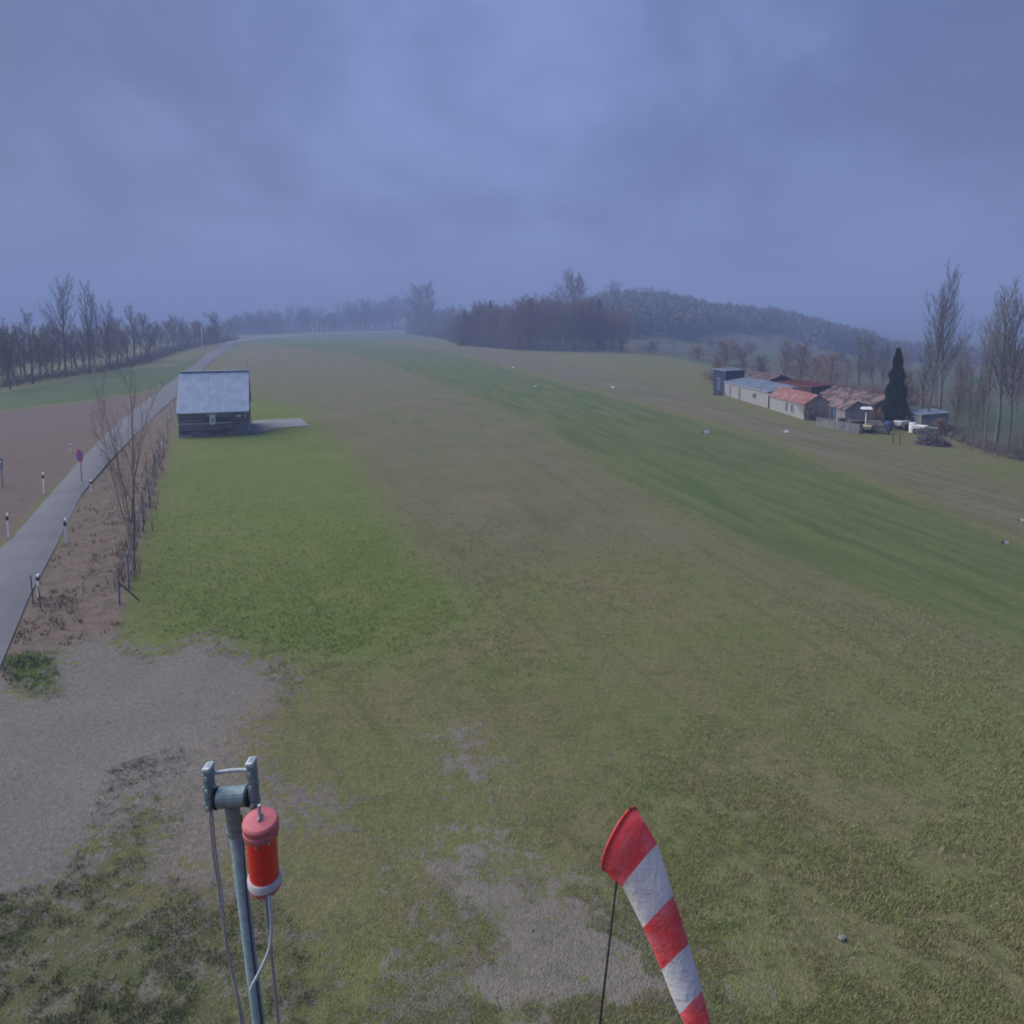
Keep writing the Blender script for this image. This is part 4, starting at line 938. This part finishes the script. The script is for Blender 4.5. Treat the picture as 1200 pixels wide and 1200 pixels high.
# ------------------------------------------------------------------ foreground mast, lamp
def mast():
    D = 3.0; T = W(272, 948, D); LP_ = W(303, 1200, 3.32); dv = (LP_-T).normalized(); base = T+dv*(-T.z/dv.z); r = empty('light_mast', (base.x, base.y, float(H(base.x, base.y))), 0, 'galvanised mast with a hinged two arm head in the lower left foreground', 'mast')
    o0 = base
    def L(px, py, d=D): return W(px, py, d)-o0
    top = L(272, 945); 
    a = MB(); up = top.normalized(); a.tube([-up*.1, top-up*.12], [.034, .0255], 16); a.build('pole', M_galv, r, True)
    a = MB(); a.tube([top-up*.135, top-up*.115], .033, 16); a.tube([top-up*.115, top+up*.01], .029, 16); a.build('socket', M_galv, r)
    # horizontal drum
    l, m_ = L(256, 935), L(290, 932); a = MB(); a.tube([l, m_], .042, 20); a.build('crossbar', M_galv, r, False, .004)
    ax = (m_-l).normalized()
    for q_ in (l, m_):
        s = -1 if q_ is l else 1
        a = MB(); a.tube([q_+ax*s*.003, q_+ax*s*.010], .0445, 20); a.build('washer', M_dark, r)
        a = MB(); a.tube([q_+ax*s*.011, q_+ax*s*.035], .026, 12); a.build('bearing', M_galv, r)
    # arms standing up
    for (xt, yt, xb, yb) in ((244, 896, 247, 948), (294, 890, 299, 945)):
        t_, b_ = L(xt, yt, D-.02), L(xb, yb, D); d = (t_-b_).normalized(); side = ax; nrm = d.cross(side).normalized()
        arm = MB(); n = 10; w, th = .017, .028
        Mx = Matrix((side, nrm, d)).transposed()
        arm.box((t_+b_)/2, (w*2, th*2, (t_-b_).length), M=Mx); o = arm.build('arm', M_galv, r, bevel=.012)
        c = MB(); c.box(t_-d*.012, (w*2.1, th*2.1, .022), M=Mx); c.build('arm_cap', M_galv_lt, o, bevel=.008)
        for f in (.12, .5, .78):
            c = MB(); q_ = b_.lerp(t_, f); c.tube([q_-nrm*.036 if nrm.y > 0 else q_+nrm*.036, q_], .008, 8); c.tube([q_-side*.024, q_+side*.024], .009, 8); c.build('bolt', M_galv_lt, o)
    a = MB(); p0, p1 = L(250, 906, D), L(291, 902, D); a.tube([p0, (p0+p1)/2+Vector((0, 0, .004)), p1], .008, 10); a.build('tie_rod', M_galv_lt, r)
    return r, o0
mast()
M_cord = mat('dark_red_cable', (.10,.03,.04), (.07,.025,.03), 20)
def strand(name, pts, rad, m, label, cat, sides=7):
    V = [W(*p) for p in pts]; out = []
    for i in range(len(V)-1):
        p0, p1, p2, p3 = V[max(i-1, 0)], V[i], V[i+1], V[min(i+2, len(V)-1)]
        for k in range(6):
            t = k/6; out.append(.5*((2*p1)+(p2-p0)*t+(2*p0-5*p1+4*p2-p3)*t*t+(3*p1-p0-3*p2+p3)*t**3))
    out.append(V[-1]); a = MB(); a.tube(out, rad, sides); o = a.build(name, m, None, True, origin=V[0]); tag(o, label, cat); return o
strand('rope', [(246, 950, 3.0), (250, 1000, 3.08), (256, 1040, 3.15), (261, 1080, 3.22), (270, 1130, 3.3), (280, 1180, 3.4), (290, 1260, 3.6)], .0065, M_rope, 'thin weathered rope hanging from the left arm of the mast', 'rope')
strand('rope', [(248, 950, 2.98), (253, 1000, 3.05), (260, 1050, 3.15), (264, 1100, 3.24), (272, 1140, 3.3), (284, 1190, 3.42), (296, 1270, 3.6)], .0045, M_rope, 'second thinner rope beside the one on the left arm', 'rope')
strand('cable', [(283, 955, 2.95), (286, 1000, 3.02), (290, 1060, 3.1), (298, 1130, 3.2), (307, 1200, 3.3), (315, 1270, 3.4)], .0035, M_cord, 'thin dark red cable running down the right side of the mast pole', 'cable')
strand('cable', [(311, 1046, 2.88), (313, 1075, 2.92), (317, 1105, 2.98), (321, 1150, 3.05), (326, 1200, 3.15), (334, 1270, 3.3)], .007, M_rope, 'grey cable leading down from the red lamp', 'cable')
strand('cord', [(315, 1049, 2.88), (318, 1080, 2.92), (316, 1110, 2.97), (306, 1135, 3.04), (297, 1152, 3.10), (294, 1160, 3.12)], .0065, mat('pale_cord', (.48,.52,.58), (.38,.42,.48), 30), 'pale cord tying the lamp cable to the mast pole', 'cord')
def lamp():
    D = 2.86; t = W(305, 962, D); b = W(311, 1036, D+.075); r = empty('obstruction_lamp', b, 0, 'red glass obstruction lamp with faded pink caps hanging from the mast arm', 'lamp')
    ax = (t-b); ln = ax.length; ax.normalize(); rt = .064
    q = Vector((0, 0, 1)).rotation_difference(ax); r.rotation_mode = 'QUATERNION'; r.rotation_quaternion = q
    def lathe(prof, name, m, sm=True, seg=28, parent=r):
        a = MB(); vs = []; n = len(prof)
        for (rad, z) in prof: vs += [(rad*math.cos(6.2832*k/seg), rad*math.sin(6.2832*k/seg), z) for k in range(seg)]
        fs = [(i*seg+k, i*seg+(k+1) % seg, (i+1)*seg+(k+1) % seg, (i+1)*seg+k) for i in range(n-1) for k in range(seg)]
        fs += [tuple(range(seg))[::-1], tuple((n-1)*seg+k for k in range(seg))]
        a.add(vs, fs); o = a.build(name, m, parent, sm); 
        if sm:
            e = o.modifiers.new('edge', 'EDGE_SPLIT'); e.split_angle = R(35)
        return o
    lathe([(.058, .035), (.0585, .12), (.0585, ln-.07), (.058, ln-.045)], 'lens', M_lens)
    lathe([(.0655, ln-.055), (.069, ln-.05), (.069, ln-.032), (.066, ln-.028), (.066, ln-.02), (.0685, ln-.016), (.0685, ln), (.062, ln+.008), (.040, ln+.013), (.02, ln+.014)], 'top_cap', M_pink)
    lathe([(.063, .012), (.067, .016), (.067, .045), (.064, .05), (.0595, .05)], 'lower_ring', mat('grey_ring', (.52,.50,.52), (.42,.40,.43), 10))
    lathe([(.03, -.022), (.05, -.018), (.062, -.006), (.0645, .011), (.055, .0115)], 'base_cap', M_pink)
    a = MB(); a.tube([(0, 0, ln+.014), (0, 0, ln+.03), (0, 0, ln+.075)], [.011, .007, .006], 8); a.tube([(0, -.02, ln+.02), (0, .02, ln+.02)], .005, 6); a.build('hanger', M_galv_lt, r)
    a = MB(); a.tube([(0, 0, -.022), (0, 0, -.06)], [.012, .008], 8); a.build('cable_gland', M_galv, r)
    for s in range(8):
        an = s*.785; a = MB(); a.tube([(.0635*math.cos(an), .0635*math.sin(an), ln-.056), (.0635*math.cos(an), .0635*math.sin(an), ln-.068)], .0045, 6); a.build('screw', M_galv_lt, r)
lamp()
# ------------------------------------------------------------------ windsock
def windsock():
    D = 6.4; T = W(724, 1020, D); Bp = W(703, 1200, 6.84); dirn = (Bp-T); base = T+dirn*(-T.z/dirn.z)
    r = empty('windsock', base, 0, 'red and white striped windsock drooping from a thin mast in the lower foreground', 'windsock'); o0 = base
    a = MB(); mid = T.lerp(base, .52); a.tube([T-o0, mid-o0], [.010, .012], 10); a.build('mast', M_dark, r, True)
    a = MB(); a.tube([mid-o0, base-o0+Vector((0, 0, -.1))], [.022, .026], 10); a.build('lower_mast', M_galv, r, True)
    U = [(738, 949), (754, 968), (768, 991), (779, 1022), (788, 1050), (797, 1079), (806, 1107), (814, 1135), (821, 1162), (829, 1190), (838, 1222), (848, 1258), (856, 1290)]
    Lw = [(715, 1016), (721, 1026), (732, 1038), (743, 1062), (755, 1086), (766, 1111), (777, 1135), (787, 1161), (798, 1187), (808, 1211), (820, 1238), (831, 1272), (841, 1302)]
    dep = np.linspace(0, 1, len(U)); seg = 40; rings = []
    for i in range(len(U)):
        d = D+.05+(.10*dep[i]-.35*dep[i]**2)
        u, l = W(*U[i], d), W(*Lw[i], d+.05*(1-dep[i])); c = (u+l)/2; h = (u-l)/2
        view = (c-Vector((0, 0, CAMZ))).normalized()
        axis = (W((U[min(i+1, 12)][0]+Lw[min(i+1, 12)][0])/2, (U[min(i+1, 12)][1]+Lw[min(i+1, 12)][1])/2, d)-W((U[max(i-1, 0)][0]+Lw[max(i-1, 0)][0])/2, (U[max(i-1, 0)][1]+Lw[max(i-1, 0)][1])/2, d)).normalized()
        # second radius: mostly along the view, leaning for the mouth ring so that it shows as an ellipse
        w = (view-h.normalized()*view.dot(h.normalized())).normalized()
        lean = .28*(1-dep[i])**6
        perp = h.cross(w).normalized(); 
        if perp.dot(axis) > 0: perp = -perp
        w2 = (w*math.cos(lean)-perp*math.sin(lean)).normalized()*h.length*(1.0 if i == 0 else .82)
        ring = []
        for k in range(seg):
            an = 2*math.pi*k/seg; cr = 1+(.030*math.sin(an*4+i*.9)+.022*math.sin(an*7+i*2.3)+.012*math.sin(an*13+i))*(0 if i == 0 else 1)
            ring.append(c+(h*math.cos(an)+w2*math.sin(an))*cr-o0)
        rings.append(ring)
    a = MB(); vs = [p for rg in rings for p in rg]; b0 = len(a.v); a.v = [tuple(p) for p in vs]
    for i in range(len(rings)-1):
        st = i//2
        for k in range(seg):
            a.f.append((i*seg+k, i*seg+(k+1) % seg, (i+1)*seg+(k+1) % seg, (i+1)*seg+k)); a.mi.append(st % 2)
    o = a.build('sock', [M_sred, M_swhite], r, True)
    md = o.modifiers.new('solid', 'SOLIDIFY'); md.thickness = .004
    a = MB(); rg = [Vector(p) for p in rings[0]]; a.tube(rg+[rg[0], rg[1]], .012, 8, cap=False); a.build('hoop', mat('red_hoop', (.6,.03,.03), (.5,.04,.04), 6, .5), r, True)
    c = sum(rg, Vector())/seg
    top_pt = rg[0]; a = MB(); a.tube([T-o0, c*.5+rg[seg//2]*.5, c], .010, 8)
    a.tube([rg[0], c], .006, 6); a.build('swivel_bracket', M_dark, r)
    a = MB(); a.tube([top_pt+Vector((0, 0, -.01)), top_pt+Vector((.0, .0, .02))], .014, 8); a.build('hoop_clip', M_dark, r)
windsock()
def stone(px, py, s, label):
    rn = random.Random(px); p = P(px, py); a = MB(); seg = 9; vs = []
    for i, (rr, z) in enumerate([(.9, -.02), (1, .25), (.75, .5), (.3, .62)]): vs += [(s*rr*math.cos(6.283*k/seg)*rn.uniform(.8, 1.2), s*.7*rr*math.sin(6.283*k/seg)*rn.uniform(.8, 1.2), s*z) for k in range(seg)]
    a.add(vs, [(i*seg+k, i*seg+(k+1) % seg, (i+1)*seg+(k+1) % seg, (i+1)*seg+k) for i in range(3) for k in range(seg)]+[tuple(3*seg+k for k in range(seg))])
    o = a.build('stone', mat('stone_grey', (.20,.195,.185), (.12,.115,.11), 8)); o.location = p; tag(o, label, 'stone')
stone(987, 1100, .075, 'small pale stone lying in the grass right of the windsock')

# ------------------------------------------------------------------ light, sky, haze
EL, AZ = R(38), R(-75)      # sun from the left, behind thick cloud
sun_d = bpy.data.lights.new('sun', 'SUN'); sun_d.energy = 1.5; sun_d.angle = R(75); sun_d.color = (1.0, .97, .95)
sun = bpy.data.objects.new('sun', sun_d); COL.objects.link(sun)
sv = Vector((math.sin(AZ)*math.cos(EL), math.cos(AZ)*math.cos(EL), math.sin(EL))); sun.rotation_euler = sv.to_track_quat('Z', 'Y').to_euler()
w = bpy.data.worlds.new('World'); scene.world = w; w.use_nodes = True
nt = NT(w); bg = nt.n['Background']
sky = nt.node('ShaderNodeTexSky', sky_type='NISHITA'); sky.sun_disc = False; sky.sun_elevation = EL; sky.sun_rotation = AZ; sky.air_density = 1.5; sky.dust_density = 3
tc = nt.node('ShaderNodeTexCoord').outputs['Generated']
sep = nt.node('ShaderNodeSeparateXYZ'); nt.l.new(tc, sep.inputs[0])
# cloud layer seen in perspective: direction divided by its height
hz = nt.math('MAXIMUM', nt.math('ADD', sep.outputs[2], .5), .05)
cv = nt.node('ShaderNodeCombineXYZ'); nt.l.new(nt.math('DIVIDE', sep.outputs[0], hz), cv.inputs[0]); nt.l.new(nt.math('DIVIDE', sep.outputs[1], hz), cv.inputs[1])
n1 = nt.noise(cv.outputs[0], 1.5, 5, .55, .4); n2 = nt.noise(nt.mapping(cv.outputs[0], rot=(0, 0, .5), scale=(1, .7, 1)), 4.5, 5, .6)
cl = nt.math('ADD', nt.math('MULTIPLY', n1, .7), nt.math('MULTIPLY', n2, .3))
ccol = nt.mix(nt.ramp(cl, .38, .62), (.29, .41, .91), (.50, .68, 1.40))
side = nt.math('SUBTRACT', 1.14, nt.math('MULTIPLY', nt.math('ABSOLUTE', nt.math('SUBTRACT', sep.outputs[0], .02)), .60))
sc_ = nt.node('ShaderNodeVectorMath', operation='SCALE'); nt.l.new(ccol, sc_.inputs[0]); nt.l.new(side, sc_.inputs[3]); ccol = sc_.outputs[0]
mixc = nt.mix(.97, sky.outputs[0], ccol)
nt.l.new(mixc, bg.inputs['Color']); bg.inputs['Strength'].default_value = .1
# haze
hb = MB(); hb.box((0, 0, 15), (4600, 4600, 102)); hz_o = hb.build('haze', bpy.data.materials.new('haze_air')); tag(hz_o, 'pale blue air haze over the whole airfield', 'haze', kind='stuff')
hm = hz_o.data.materials[0]; hm.use_nodes = True; t_ = hm.node_tree; t_.nodes.clear()
out = t_.nodes.new('ShaderNodeOutputMaterial'); pv = t_.nodes.new('ShaderNodeVolumePrincipled'); pv.inputs['Color'].default_value = (.36, .47, .80, 1); pv.inputs['Density'].default_value = .0018; pv.inputs['Anisotropy'].default_value = .0
t_.links.new(pv.outputs[0], out.inputs['Volume'])

vs_ = scene.view_settings; vs_.view_transform = 'Standard'; vs_.look = 'None'; vs_.exposure = 2.0; vs_.gamma = 1
scene.render.engine = 'CYCLES'; scene.cycles.max_bounces = 5; scene.cycles.volume_bounces = 0; scene.cycles.filter_width = 1.9
scene.cycles.use_denoising = True; scene.cycles.volume_max_steps = 64
